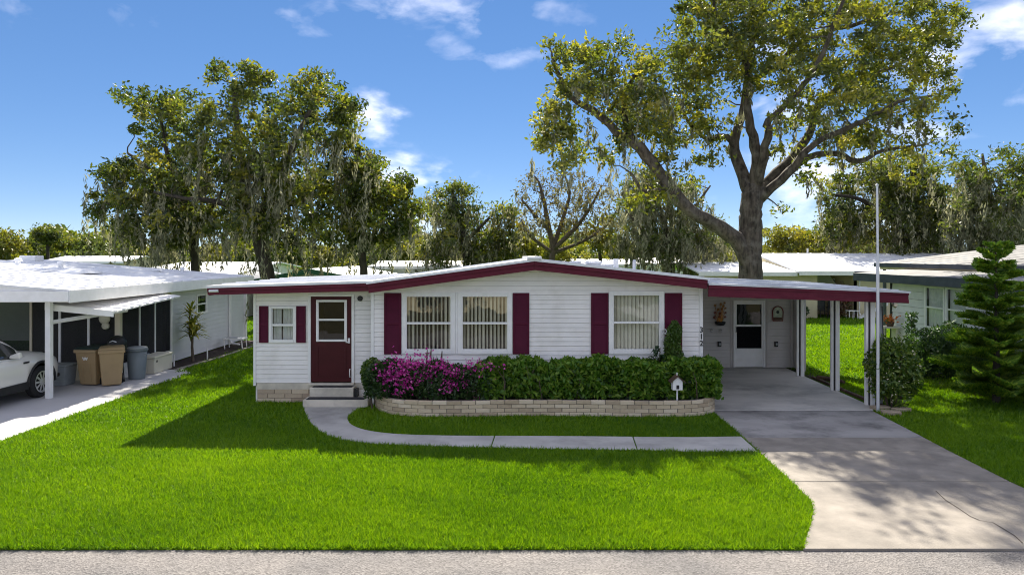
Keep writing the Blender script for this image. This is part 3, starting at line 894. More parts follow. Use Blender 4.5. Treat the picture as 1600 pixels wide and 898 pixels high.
# carport --------------------------------------------------------------
cz = lambda x: 2.815 + (2.635 - 2.815) * (x - 4.38) / (8.87 - 4.38)
f = MB(); h = .27
x0, x1 = 4.39, 8.87
for (d0, d1, t0, t1) in ((15.265, 15.31, .0, h), (15.245, 15.265, .0, .09), (15.25, 15.265, .16, h)):
    f.hexa([(x0, d0, cz(x0) - t1), (x1, d0, cz(x1) - t1 + .03), (x1, d1, cz(x1) - t1 + .03), (x0, d1, cz(x0) - t1), (x0, d0, cz(x0) - t0), (x1, d0, cz(x1) - t0), (x1, d1, cz(x1) - t0), (x0, d1, cz(x0) - t0)])
f.build('fascia', 'maroon', house, bevel=.005)
f = MB(); f.hexa([(x1 - .04, 15.31, cz(x1) - .22), (x1, 15.31, cz(x1) - .22), (x1, 21.25, cz(x1) - .22), (x1 - .04, 21.25, cz(x1) - .22), (x1 - .04, 15.31, cz(x1) - .01), (x1, 15.31, cz(x1) - .01), (x1, 21.25, cz(x1) - .01), (x1 - .04, 21.25, cz(x1) - .01)])
f.build('fascia', 'maroon', house, bevel=.005)
r = MB(); roof_slab(r, x0, cz(x0) + .03, x1 + .03, cz(x1) + .025, 15.23, 21.3, .04); rc = r.build('carport_roof', 'roofgrey', house)
for y in np.arange(15.7, 21.2, .46):
    s = MB(); roof_slab(s, x0, cz(x0) + .052, x1 + .02, cz(x1) + .047, y, y + .04, .026); s.build('roof_seam', 'roofgrey', rc)
sf = MB(); roof_slab(sf, x0, cz(x0) - .06, x1 - .05, cz(x1) - .06, 15.32, 21.2, .02); sf.build('carport_ceiling', 'trim', house)
cdoor = (6.79, 7.77, 0.03, 2.09)
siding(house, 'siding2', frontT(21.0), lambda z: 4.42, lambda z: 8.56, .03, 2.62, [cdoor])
MB().box(6.715, 6.735, 20.965, 20.979, .03, 2.62).build('wall_seam', 'siding2', house)
MB().box(7.83, 7.85, 20.965, 20.979, .03, 2.62).build('wall_seam', 'siding2', house)
MB().box(8.56, 8.64, 20.95, 21.06, .02, 2.62).build('corner_trim', 'siding2', house, bevel=.005)
MB().box(8.655, 8.70, 20.2, 21.06, .02, 2.55).build('side_panel', 'siding2', house)
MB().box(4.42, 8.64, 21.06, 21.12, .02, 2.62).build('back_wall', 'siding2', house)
f = MB()
f.box(6.79, 6.85, 20.93, 21.0, .04, 2.09).box(7.71, 7.77, 20.93, 21.0, .04, 2.09).box(6.85, 7.71, 20.93, 21.0, 2.03, 2.09)
f.build('door_frame', 'trim', house, bevel=.006)
d = MB()
d.box(6.85, 6.90, 20.95, 20.99, .05, 2.03).box(7.66, 7.71, 20.95, 20.99, .05, 2.03).box(6.90, 7.66, 20.95, 20.99, 1.97, 2.03).box(6.90, 7.66, 20.95, 20.99, 1.29, 1.35).box(6.90, 7.66, 20.95, 20.99, .05, .62)
cd_ = d.build('storm_door', 'trim', house, bevel=.005)
MB().quad((6.90, 20.97, 1.35), (7.66, 20.97, 1.35), (7.66, 20.97, 1.97), (6.90, 20.97, 1.97)).build('pane', 'glass_dark', cd_)
MB().quad((6.90, 20.975, .62), (7.66, 20.975, .62), (7.66, 20.975, 1.29), (6.90, 20.975, 1.29)).build('screen_panel', 'screen_door', cd_)
MB().box(6.86, 7.70, 21.02, 21.05, .05, 2.03).build('door_back', 'black', cd_)
MB().tube([(6.875, 20.95, 1.12), (6.875, 20.90, 1.14), (6.875, 20.90, 1.26), (6.875, 20.95, 1.28)], .012).build('handle', 'black', cd_)
for x in (6.37, 8.11):
    b = MB().box(x - .055, x + .055, 20.93, 20.985, .67, .83).build('outlet_box', 'black', house, bevel=.01)
    MB().box(x - .02, x + .035, 20.922, 20.93, .71, .79).build('outlet_cover', 'boxgrey', b)
for x in (6.12, 6.40):
    v = MB(); v.lathe([(.035, 0), (.05, -.03), (.02, -.06)], (x, 20.98, 1.16), 10, 'y'); v.build('wall_hook', 'siding2', house)
# double posts: two tubes with a dark channel between
for (yy, top) in ((19.55, 2.6), (17.45, 2.6), (15.75, 2.6)):
    xx = 8.26
    p = MB().box(xx, xx + .095, yy - .05, yy + .05, .012, top).build('carport_post', 'trim', house, bevel=.006)
    MB().box(xx - .045, xx - .003, yy + .0, yy + .05, .012, top).build('post_channel', 'black', p)
    MB().box(xx - .105, xx - .047, yy - .02, yy + .06, .012, top).build('post_tube', 'trim', p, bevel=.006)
p = MB().box(8.42, 8.545, 15.72, 15.80, .012, 2.42).build('post_panel', 'boxgrey', house, bevel=.006)
MB().tube([(8.46, 15.70, 1.15), (8.43, 15.66, 1.3), (8.47, 15.66, 1.42), (8.53, 15.68, 1.45), (8.5, 15.68, 2.3)], .012).build('drain_hose', 'black', p)
MB().tube([(8.60, 15.3, 2.36), (8.75, 15.6, 2.30), (9.2, 16.6, 2.42)], .04).build('gutter_spout', 'beige', house)

# house number 3 1 2, one under another on the corner trim
for i, ch in enumerate('312'):
    me = text_mesh(ch, .175)
    o = link_mesh(me, 'house_digit', 'black', house)
    o.rotation_euler = (R(90), 0, 0)
    o.location = Vector((4.372, FY - .046, 1.745 - i * .155)) - ORG[house.name]

# ================================================================== STEPS
st = empty('front_steps', (-4.1, 15.7, 0), 'two cream concrete steps with dark treads under the red door', 'steps')
MB().box(-4.77, -3.28, 15.55, EY - .012, 0, .175).build('step', 'step', st, bevel=.015)
MB().box(-4.70, -3.38, 15.57, 15.84, .177, .186).build('tread', 'tread', st)
MB().box(-4.70, -3.68, 15.84, EY - .012, .175, .40).build('step', 'step', st, bevel=.015)
MB().box(-4.64, -3.73, 15.86, 16.0, .402, .412).build('tread', 'tread', st)
MB().box(-3.66, -3.60, 15.86, 16.05, .176, .36).build('side_plate', 'black', st)

# ================================================================== PLANTER
plan = smooth_poly([(-3.12, 15.74), (-3.10, 15.42), (-2.82, 14.98), (-2.30, 14.66), (-1.4, 14.60), (0.4, 14.74), (2.0, 14.66), (3.4, 14.60), (4.12, 14.72), (4.50, 15.10), (4.56, 15.45), (4.44, 15.74)], 3)
pl = empty('brick_planter', (0.7, 15.2, 0), 'low curved tan brick planter wall along the front of the house', 'planter')
cum = [0]
for a, b in zip(plan[:-1], plan[1:]): cum.append(cum[-1] + math.dist(a, b))


def along(s):
    s = min(max(s, 0), cum[-1] - 1e-6)
    i = int(np.searchsorted(cum, s, side='right')) - 1
    a, b = plan[i], plan[i + 1]; t = (s - cum[i]) / (cum[i + 1] - cum[i])
    tx, ty = (b[0] - a[0]), (b[1] - a[1]); l_ = math.hypot(tx, ty)
    return a[0] + tx * t, a[1] + ty * t, ty / l_, -tx / l_   # point and outward-ish normal


def arc_block(mb, s0, s1, din, dout, z0, z1, n=3):
    for i in range(n):
        a = along(s0 + (s1 - s0) * i / n); b = along(s0 + (s1 - s0) * (i + 1) / n)
        P = lambda p, d, z: (p[0] - p[2] * d * -1, p[1] - p[3] * d * -1, z)
        mb.hexa([P(a, dout, z0), P(b, dout, z0), P(b, -din, z0), P(a, -din, z0), P(a, dout, z1), P(b, dout, z1), P(b, -din, z1), P(a, -din, z1)])


# outward = away from the house: check sign once
_p = along(cum[-1] / 2); SGN = 1 if _p[3] < 0 else -1


def arc(mb, s0, s1, d_in, d_out, z0, z1, n=1):
    pts = [along(s0 + (s1 - s0) * i / n) for i in range(n + 1)]
    V = lambda p, d, z: (p[0] + SGN * p[2] * d, p[1] + SGN * p[3] * d, z)
    vs = []
    for p in pts: vs += [V(p, d_out, z0), V(p, d_in, z0), V(p, d_in, z1), V(p, d_out, z1)]
    fs = [(0, 3, 2, 1)] + [(4 * n, 4 * n + 1, 4 * n + 2, 4 * n + 3)]
    for i in range(n):
        for j in range(4):
            q = (j + 1) % 4
            fs.append((4 * i + j, 4 * i + q, 4 * (i + 1) + q, 4 * (i + 1) + j))
    mb.add(vs, fs)


bl = .31
for c in range(4):
    z0 = .002 + c * .088
    s = -bl * (.5 if c % 2 else 0)
    while s < cum[-1]:
        a, b = max(s, 0) + .005, min(s + bl * random.uniform(.96, 1.0), cum[-1]) - .004
        if b - a > .04:
            mb = MB(); j = random.uniform(-.004, .006) + (.012 if c == 3 else 0)
            arc(mb, a, b, -.09, j, z0 + .004, z0 + (.084 if c < 3 else .08) + random.uniform(-.002, .001), 3)
            mb.build('brick', 'brick', pl, bevel=.006)
        s += bl
mb = MB(); arc(mb, 0, cum[-1], -.085, -.012, 0, .345, 60); mb.build('mortar_bed', 'mortar', pl)
inner_p = [(along(s)[0] - SGN * along(s)[2] * .086, along(s)[1] - SGN * along(s)[3] * .086) for s in np.linspace(0, cum[-1], 50)]
MB().plan(inner_p, .0, .27).build('soil_fill', 'soil', pl)

# ================================================================== GARDEN IN FRONT OF THE HOUSE
def pts_in_box(n, x0, x1, y0, y1, z0, z1, lump=.06, freq=3.0):
    """points near the skin of a clipped, lumpy hedge (denser outside than in its heart)"""
    P = []
    while sum(len(p) for p in P) < n:
        u = rng.random((n * 2, 3)); a = np.array([x0, y0, z0]); b = np.array([x1, y1, z1])
        p = a + u * (b - a)
        off = lump * (np.sin(p[:, 0] * freq + 1.3) + np.sin(p[:, 0] * freq * 2.3 + p[:, 2] * 4) + .7 * np.sin(p[:, 0] * freq * 5.1 + p[:, 2] * 7 + p[:, 1] * 5))
        fy = (p[:, 1] - y0) - (off * .6 + lump); tz = (z1 - p[:, 2]) - (-off * .5 + lump)
        dist = np.minimum(fy, tz)
        round_ = np.minimum(p[:, 0] - x0, x1 - p[:, 0])
        dist = np.minimum(dist, round_ + .0)
        keep = (dist > 0) & (rng.random(len(p)) < np.exp(-np.maximum(dist, 0) / .16) + .05)
        P.append(p[keep])
    return np.concatenate(P)[:n]


hd = empty('hedge', (1.6, 15.2, .27), 'long clipped green hedge filling the brick planter under the windows', 'hedge')
P = pts_in_box(15500, -.75, 4.60, 14.86, 15.72, .34, 1.20, .08, 3.4)
leaves_mesh('foliage', P, .14, .06, 'hedgeleaf', hd, bias=(0, -.3, .5), fold=.12)
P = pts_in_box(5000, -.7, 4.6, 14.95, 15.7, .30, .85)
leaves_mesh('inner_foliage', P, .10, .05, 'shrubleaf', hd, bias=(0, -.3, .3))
sb = MB()
for i in range(46):
    x = random.uniform(-.6, 4.5); y = random.uniform(14.95, 15.5)
    sb.tube([(x, y, .26), (x + random.uniform(-.1, .1), y + random.uniform(-.1, .05), .7), (x + random.uniform(-.2, .2), y + random.uniform(-.1, .1), 1.05)], [.012, .009, .004], 5)
sb.build('stem', 'twig', hd, kind='stuff')

bg_ = empty('bougainvillea', (-1.7, 15.2, .27), 'bougainvillea covered in magenta flowers at the left end of the planter', 'shrub')
P = pts_in_box(8500, -3.25, -.45, 14.8, 15.7, .33, 1.12, .09, 2.4)
leaves_mesh('foliage', P, .085, .045, 'shrubleaf', bg_, bias=(0, -.4, .3), fold=.1)
FL = []
for (px, py, r_, n_) in ((625, 575, 26, 620), (605, 590, 15, 260), (655, 570, 24, 520), (640, 595, 18, 260), (690, 572, 14, 260), (668, 586, 12, 200), (712, 583, 14, 230), (705, 602, 12, 160), (738, 570, 13, 150), (728, 598, 7, 60), (765, 571, 9, 70), (622, 610, 12, 90), (745, 620, 5, 18), (690, 615, 5, 18), (785, 574, 5, 15), (750, 577, 14, 70)):
    c = U(px, py, 14.86 + random.uniform(0, .12)); q = r_ * 14.9 / F
    n_ = int(n_ * .42); e = rng.normal(size=(n_, 3)) * np.array([q * .6, .07, q * .42]); FL.append(np.array(c) + e)
FL = np.concatenate(FL)
leaves_mesh('blossom', FL, .06, .05, 'petal', bg_, bias=(0, -.6, .5), fold=.25)
sb = MB()
for i in range(26):
    x = random.uniform(-3.0, -.6); y = random.uniform(14.95, 15.5)
    sb.tube([(x, y, .26), (x + random.uniform(-.15, .15), y - .05, .7), (x + random.uniform(-.3, .3), y + random.uniform(-.2, .1), 1.05)], [.014, .010, .004], 5)
sb.build('stem', 'twig', bg_, kind='stuff')

# leafy shrub standing on a thin stem at the left end of the planter
sh = empty('leafy_shrub', (-3.12, 15.3, 0), 'round green shrub on a thin bare stem beside the front steps', 'shrub')
mb = MB(); mb.tube([(-3.13, 15.3, 0), (-3.16, 15.3, .25), (-3.12, 15.32, .6), (-3.1, 15.32, .95)], [.022, .02, .017, .01], 7, jit=.1)
mb.tube([(-3.14, 15.3, .4), (-3.25, 15.3, .65), (-3.3, 15.3, .9)], [.012, .01, .005], 5); mb.build('stem', 'twig', sh)
q = rng.normal(size=(2300, 3)); q = unit(q) * (rng.random((2300, 1)) ** .45) * np.array([.27, .22, .36]) + np.array([-3.13, 15.30, .82])
leaves_mesh('foliage', q, .085, .045, 'bushleaf', sh, bias=(0, -.2, .4), fold=.1)

# dark strap-leaved plant among the flowers, in front of the twin window
ag = empty('spiky_plant', (-1.75, 15.35, .27), 'grey green plant with dark upright spikes below the twin windows', 'plant')
mb = MB()
for i in range(34):
    a = random.uniform(0, 2 * math.pi); t = random.uniform(.1, .9); l_ = random.uniform(.35, .6)
    b = Vector((-1.75, 15.3, .75)); d = Vector((math.cos(a) * t, math.sin(a) * t * .7, 1 - t * .55)).normalized(); s = d.cross(Vector((0, 0, 1))).normalized() * .022
    m_ = b + d * l_ * .5; e = b + d * l_ + Vector((0, 0, -.08 * t))
    mb.add([b - s, b + s, m_ + s * .9, m_ - s * .9, e], [(0, 1, 2, 3), (3, 2, 4)])
mb.build('strap_leaf', 'bushleaf', ag, kind='stuff')
mb = MB()
for (px, py) in ((667, 546), (673, 544), (690, 548), (641, 555)):
    x, y, z = U(px, py, 15.3); mb = MB(); mb.tube([(x - .03, y, .6), (x, y, z - .15), (x + .01, y, z)], [.012, .020, .008], 6); mb.build('flower_spike', 'wood', ag)

# conifer-like upright shrub beside the right window, broad-leaved plant left of it
cs = empty('upright_shrub', (3.62, 15.45, .27), 'narrow dark upright evergreen shrub in front of the right hand shutter', 'shrub')
n = 3600; t = rng.random(n) ** .8; r_ = .24 * (1 - .35 * t) * rng.random(n) ** .5 * np.where(t > .85, (1 - t) / .15 * .8 + .25, 1); a = rng.random(n) * 6.283
P = np.stack([3.66 + r_ * np.cos(a) + .03 * np.sin(t * 9), 15.45 + r_ * np.sin(a) * .8, .9 + 1.08 * t], 1)
leaves_mesh('foliage', P, .075, .022, 'bushleaf', cs, bias=(0, 0, 1.3), rvar=.35 * np.ones(n))
MB().tube([(3.62, 15.45, .26), (3.64, 15.45, 1.1), (3.66, 15.45, 1.8)], [.025, .018, .008], 6).build('stem', 'twig', cs)
bp_ = empty('broadleaf_plant', (3.3, 15.35, .27), 'plant with broad dark drooping leaves at the lower corner of the right window', 'plant')
for i in range(26):
    a = random.uniform(0, 2 * math.pi); l_ = random.uniform(.22, .42)
    b = Vector((3.32 + random.uniform(-.1, .1), 15.35, random.uniform(1.0, 1.35))); d = Vector((math.cos(a), math.sin(a) * .6, random.uniform(.1, .8))).normalized()
    s = d.cross(Vector((0, 0, 1))).normalized() * random.uniform(.03, .05); k = b + d * l_ * .55 + Vector((0, 0, .02)); e = b + d * l_ + Vector((0, 0, -.12))
    mb = MB(); mb.add([b, k - s, e, k + s, k], [(0, 1, 4), (1, 2, 4), (2, 3, 4), (3, 0, 4)]); mb.build('leaf', 'shrubleaf', bp_)
MB().tube([(3.3, 15.35, .26), (3.31, 15.35, .9), (3.33, 15.35, 1.4)], [.02, .016, .008], 6).build('stem', 'twig', bp_)
# white scroll on the window frame
so = empty('scroll_ornament', (3.49, 15.72, 1.5), 'small white figure eight scroll fixed beside the right window', 'ornament')
for z in (1.52, 1.62, 1.72):
    mb = MB(); mb.tube([(3.50 + .055 * math.cos(t), 15.705, z + .05 * math.sin(t)) for t in np.linspace(0, 2 * math.pi, 14)], .013, 6); mb.build('ring', 'trim', so)

# bird house on a stake
bh = empty('birdhouse', (3.56, 14.88, .27), 'little white birdhouse with a dark roof on a white stake in front of the hedge', 'birdhouse')
MB().tube([(3.58, 14.80, .25), (3.58, 14.80, .58)], .018, 8).build('stake', 'trim', bh)
b = MB(); b.front([(3.47, .56), (3.68, .56), (3.68, .75), (3.575, .85), (3.47, .75)], 14.72, 14.88); hb = b.build('box', 'trim', bh, bevel=.004)
MB().box(3.545, 3.605, 14.714, 14.72, .585, .67).build('entrance', 'black', hb)
b = MB()
for sx in (-1, 1):
    b.hexa([(3.575, 14.68, .855), (3.575 + sx * .16, 14.68, .72), (3.575 + sx * .16, 14.92, .72), (3.575, 14.92, .855), (3.575, 14.68, .878), (3.575 + sx * .16, 14.68, .743), (3.575 + sx * .16, 14.92, .743), (3.575, 14.92, .878)])
    b.build('roof', 'wood', bh); b = MB()
MB().tube([(3.575, 14.79, .86), (3.575, 14.79, .93)], .012, 6).build('finial', 'trim', bh)

# ================================================================== ON THE CARPORT WALL
fl = empty('metal_flower_basket', (6.36, 20.97, 1.45), 'brass and dark red metal flowers above a black bowl hung on the carport wall', 'wall ornament')
v = MB(); v.lathe([(.02, -.10), (.10, -.085), (.15, -.04), (.165, .02), (.15, .03), (.13, .02)], (6.36, 20.86, 1.42), 18); v.build('bowl', 'black', fl, smooth=True)
random.seed(3)
for i, (dx, dz, r_, mt) in enumerate([(-.15, .30, .055, 'copper'), (.0, .28, .06, 'copper'), (.17, .30, .05, 'copper'), (-.17, .16, .065, 'copper'), (-.02, .17, .055, 'copper'), (.16, .17, .05, 'copper'), (-.14, .52, .06, 'gold'), (.02, .56, .06, 'gold'), (.10, .50, .06, 'gold'), (.14, .60, .05, 'gold'), (-.06, .40, .055, 'gold'), (.06, .42, .05, 'gold'), (.16, .44, .045, 'gold')]):
    c = (6.36 + dx, 20.90 - random.uniform(0, .05), 1.42 + dz); mb = MB()
    for k in range(7):
        a = k * 2 * math.pi / 7; p = (c[0] + math.cos(a) * r_, c[1] - .015, c[2] + math.sin(a) * r_); w_ = r_ * .38
        q1 = (c[0] + math.cos(a - .35) * r_ * .6, c[1], c[2] + math.sin(a - .35) * r_ * .6); q2 = (c[0] + math.cos(a + .35) * r_ * .6, c[1], c[2] + math.sin(a + .35) * r_ * .6)
        mb.add([c, q1, p, q2], [(0, 1, 2, 3)])
    mb.lathe([(r_ * .3, -.02), (r_ * .2, -.03)], (c[0], c[1], c[2]), 8, 'y'); mb.build('flower', mt, fl)
    MB().tube([(6.36 + dx * .3, 20.92, 1.40), (6.36 + dx * .7, 20.93, 1.42 + dz * .6), (c[0], 20.93, c[2])], .008, 5).build('stem', 'gold', fl)
pq = empty('wall_plaque', (8.15, 20.97, 1.7), 'arched painted wall plaque with a dark rim right of the carport door', 'plaque')
arch = [(8.00, 1.47), (8.30, 1.47), (8.31, 1.72)] + [(8.15 + .16 * math.cos(a), 1.74 + .17 * math.sin(a)) for a in np.linspace(.1, math.pi - .1, 12)] + [(7.99, 1.72)]
MB().front(arch, 20.935, 20.975).build('board', 'plaque', pq, bevel=.004)
ring = MB(); ring.tube([(x, 20.93, z) for x, z in arch] + [(arch[0][0], 20.93, arch[0][1])], .018, 6); ring.build('rim', 'red', pq)
MB().box(8.02, 8.28, 20.92, 20.934, 1.49, 1.575).build('base_band', 'wood', pq)
m_ = MB(); m_.lathe([(.05, 0), (.04, -.012), (.01, -.02)], (8.15, 20.934, 1.735), 10, 'y'); m_.build('motif', 'bingreen', pq)

# flagpole in front of the carport post
fp = empty('flagpole', (8.10, 15.12, 0), 'tall thin white metal pole standing against the carport corner', 'pole')
MB().tube([(8.105, 15.12, 0), (8.10, 15.12, 3.4)], .034, 10).build('lower_tube', 'galv', fp)
MB().tube([(8.10, 15.12, 3.4), (8.085, 15.12, 5.02)], .023, 10).build('upper_tube', 'galv', fp)
v = MB(); v.lathe([(.03, 0), (.034, .03), (.0, .06)], (8.085, 15.12, 5.0), 10); v.build('cap', 'galv', fp)

# bush by the driveway with pale berries, pavers in front of it
bu = empty('flowering_bush', (8.62, 15.4, 0), 'glossy rounded bush with small pale blossoms beside the carport corner post', 'bush')
n = 5200; q = unit(rng.normal(size=(n, 3))) * (rng.random((n, 1)) ** .4)
lob = 1 + .16 * np.sin(q[:, 0:1] * 7 + 1) * np.sin(q[:, 2:3] * 6) + .1 * np.sin(q[:, 1:2] * 9)
P = q * lob * np.array([.58, .5, .76]) + np.array([8.62, 15.45, .84]); P = P[P[:, 2] > .05]
leaves_mesh('foliage', P, .12, .05, 'bushleaf', bu, bias=(0, -.2, .3), fold=.1)
P2 = unit(rng.normal(size=(150, 3))) * np.array([.55, .5, .72]) + np.array([8.62, 15.43, .85])
leaves_mesh('blossom', P2, .04, .036, 'white_fl', bu)
for i in range(7):
    a = random.uniform(0, 6.28); MB().tube([(8.62 + .1 * math.cos(a), 15.45 + .1 * math.sin(a), 0), (8.62 + .25 * math.cos(a), 15.45 + .25 * math.sin(a), .6), (8.62 + .4 * math.cos(a), 15.45 + .4 * math.sin(a), 1.2)], [.02, .014, .006], 6).build('stem', 'twig', bu)
# sprays that stick out of the crown
for i, (dx, dz) in enumerate(((-.25, 1.55), (.1, 1.62), (.45, 1.35), (.75, 1.0), (.65, .7))):
    P = np.stack([np.linspace(8.62 + dx * .5, 8.62 + dx, 40), np.full(40, 15.4) + rng.normal(0, .03, 40), np.linspace(dz - .45, dz, 40)], 1) + rng.normal(0, .03, (40, 3))
    leaves_mesh('spray', P, .10, .035, 'bushleaf', bu, bias=(dx, 0, .8))
for i, (px, py, rot) in enumerate(((1375, 640, .1), (1392, 648, -.25), (1408, 643, .3))):
    x, y = G(px, py)
    p = empty('edging_paver', (x, y, 0), ('tan edging paver at the corner of the driveway', 'broad tan edging paver, middle one below the flowering bush', 'tan edging paver under the right side of the flowering bush')[i], 'paver', 'pavers below the bush')
    mb = MB(); c, s = math.cos(rot), math.sin(rot)
    mb.plan([(x + c * a - s * b, y + s * a + c * b) for a, b in ((-.19, -.1), (.19, -.1), (.19, .1), (-.19, .1))], 0, .09); mb.build('block', 'stonecap', p, bevel=.012)
# wood edging along the soil strip, and a small log
for i, (a, b) in enumerate((((8.44, 15.35), (8.47, 17.5)), ((8.47, 17.53), (8.50, 19.3)))):
    o = MB().hexa([(a[0] - .04, a[1], 0), (a[0] + .04, a[1], 0), (b[0] + .04, b[1], 0), (b[0] - .04, b[1], 0), (a[0] - .04, a[1], .07), (a[0] + .04, a[1], .07), (b[0] + .04, b[1], .06), (b[0] - .04, b[1], .06)]).build('edging_board', 'wood', bevel=.01)
    tag(o, ('dark edging board between the front and middle carport posts', 'dark edging board between the middle and rear carport posts')[i], 'edging', 'edging boards along the carport')
o = MB().tube([(8.5, 19.0, .07), (8.75, 18.6, .08), (8.9, 18.3, .06)], [.06, .07, .05], 9, jit=.12).build('log', 'wood'); tag(o, 'short dark log lying beside the rear carport post', 'log')

# ================================================================== NEIGHBOUR ON THE LEFT
nh = empty('neighbour_house', (-13, 19, 0), 'long white neighbouring house with white coated roof, screened porch and carport', 'house')
WX = -10.95
lw = (23.65, 24.45, 1.42, 2.12)
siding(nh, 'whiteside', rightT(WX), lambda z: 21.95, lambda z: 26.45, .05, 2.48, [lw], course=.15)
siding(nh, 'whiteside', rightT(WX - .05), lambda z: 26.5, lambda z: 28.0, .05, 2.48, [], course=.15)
window(nh, rightT(WX), *lw, fw=.06, style='none', glass='glass_dark')
MB().box(WX - .03, WX + .04, 21.87, 21.95, .04, 2.48).build('corner_trim', 'trim', nh, bevel=.005)
MB().box(WX - .05, WX + .06, 26.42, 26.50, .04, 2.48).build('corner_trim', 'trim', nh, bevel=.005)
MB().box(WX - .05, WX + .05, 28.0, 28.1, .04, 2.48).build('corner_trim', 'trim', nh, bevel=.005)
MB().box(-22, WX - .06, 27.9, 28.0, 0, 2.5).build('back_wall', 'trim', nh)
MB().box(WX - .3, WX - .2, 21.0, 27.9, 0, 2.45).build('inner_wall', 'room', nh)
MB().tube([(WX + .06, 26.3, 2.45), (WX + .06, 26.3, .3), (WX + .18, 26.25, .1), (WX + .5, 26.2, .06)], .035, 8).build('downspout', 'trim', nh)
# main roof
ez, rz, ex, rx_ = 2.66, 3.29, -10.38, -18.4
for (x0, z0, x1, z1, nm) in ((ex, ez, rx_, rz, 0), (rx_, rz, -26, 2.7, 1)):
    r = MB(); a, b = (x1, x0) if x1 < x0 else (x0, x1); za, zb = (z1, z0) if x1 < x0 else (z0, z1)
    roof_slab(r, a, za, b, zb, 16.0, 27.4, .05); ro = r.build('roof', 'roofwhite', nh)
    for y in np.arange(16.6, 27.3, .61):
        s = MB(); roof_slab(s, a, za + .022, b, zb + .022, y, y + .035, .024); s.build('roof_seam', 'roofwhite', ro)
MB().hexa([(ex - .02, 16.0, 2.35), (ex + .02, 16.0, 2.35), (ex + .02, 27.4, 2.35), (ex - .02, 27.4, 2.35), (ex - .02, 16.0, ez - .04), (ex + .02, 16.0, ez - .01), (ex + .02, 27.4, ez - .01), (ex - .02, 27.4, ez - .04)]).build('gutter', 'trim', nh, bevel=.01)
MB().hexa([(-26, 15.97, 2.30), (ex, 15.97, 2.38), (ex, 16.02, 2.38), (-26, 16.02, 2.30), (-26, 15.97, 2.66), (ex, 15.97, ez - .03), (ex, 16.02, ez - .03), (-26, 16.02, 2.66)]).build('fascia', 'trim', nh, bevel=.008)
g_ = MB(); g_.front([(ex, ez - .05), (rx_, rz - .05), (-26, 2.65)], 16.03, 16.08); g_.build('gable_panel', 'trim', nh)
sf = MB(); sf.box(-26, ex - .03, 16.1, 27.3, 2.36, 2.38); sf.build('soffit', 'trim', nh)
zr = lambda x: ez + (rz - ez) * (ex - x) / (ex - rx_)
for (px, py, Y, w_, h_) in ((42, 414, 25.5, .6, .2), (28, 426, 23, .13, .26), (95, 424, 23, .13, .26), (245, 431, 25, .18, .14), (285, 432, 26.2, .09, .2)):
    x = (px - 800) * Y / F; z = zr(x)
    if w_ > .3: MB().box(x - w_ / 2, x + w_ / 2, Y, Y + .5, z - .02, z + h_).build('roof_unit', 'roofwhite', nh, bevel=.03)
    else:
        v = MB(); v.lathe([(w_ * .6, 0), (w_ * .6, h_ * .55), (w_, h_ * .6), (w_ * .8, h_ * .9), (w_ * .2, h_)], (x, Y, z - .02), 12); v.build('roof_vent', 'roofwhite', nh)
x = (125 - 800) * 21.5 / F; v = MB(); v.lathe([(.62, 0), (.58, .05), (.42, .10), (.1, .13)], (x, 21.5, zr(x)), 20); v.build('roof_dome', 'roofwhite', nh)
# porch roof of pale ribbed metal
pf = [(-11.35, 16.62, 2.27), (-9.99, 17.1, 2.06), (-10.0, 20.6, 2.26), (-11.6, 20.6, 2.44)]
mb = MB(); mb.hexa([(x, y, z - .05) for x, y, z in pf] + pf); pr = mb.build('porch_roof', 'trim', nh, bevel=.01)
for k in range(9):
    t0 = .03 + k * .108
    a = Vector(pf[1]).lerp(Vector(pf[2]), t0); b = Vector(pf[0]).lerp(Vector(pf[3]), t0)
    mb = MB(); mb.tube([a + Vector((.04, 0, -.006)), b + Vector((0, 0, -.006))], [.036, .014], 6); mb.build('rib', 'trim', pr)
MB().hexa([(-11.35, 16.58, 2.14), (-9.97, 17.06, 1.93), (-9.97, 17.10, 1.93), (-11.35, 16.62, 2.14), (-11.35, 16.58, 2.29), (-9.97, 17.06, 2.08), (-9.97, 17.10, 2.08), (-11.35, 16.62, 2.29)]).build('porch_fascia', 'trim', nh)
MB().tube([(-11.2, 16.6, 1.84), (-10.2, 18.1, 2.02)], .05, 4).build('brace', 'trim', nh)
MB().box(-11.26, -11.13, 16.45, 16.57, .015, 2.34).build('carport_post', 'trim', nh, bevel=.008)
MB().box(-10.98, -10.84, 18.86, 19.0, .015, 2.10).build('porch_post', 'beige', nh, bevel=.008)
# screened porch: front wall (facing the road) and side wall
PY = 18.95
xs = [-10.99, -11.75, -12.55, -13.35, -14.3, -15.4]
for i, x in enumerate(xs[1:]):
    MB().box(x - .03, x + .03, PY - .02, PY + .05, .44, 2.36).build('screen_post', 'beige' if i == 2 else 'trim', nh)
MB().box(-15.4, -10.99, PY - .03, PY + .06, .015, .44).build('knee_wall', 'beige', nh)
MB().box(-15.4, -10.99, PY - .025, PY + .055, 2.28, 2.36).build('screen_rail', 'trim', nh)
for a, b in zip(xs[:-1], xs[1:]):
    MB().quad((b + .03, PY + .01, .44), (a - .03 if a != -10.99 else a, PY + .01, .44), (a - .03 if a != -10.99 else a, PY + .01, 2.28), (b + .03, PY + .01, 2.28)).build('screen_panel', 'screen', nh)
ys = [19.0, 20.05, 20.92, 21.87]
for y in ys[1:-1]: MB().box(WX - .02, WX + .03, y - .02, y + .02, .44, 2.24).build('screen_post', 'trim', nh)
MB().box(WX - .03, WX + .04, 19.0, 21.87, .02, .44).build('knee_wall', 'trim', nh)
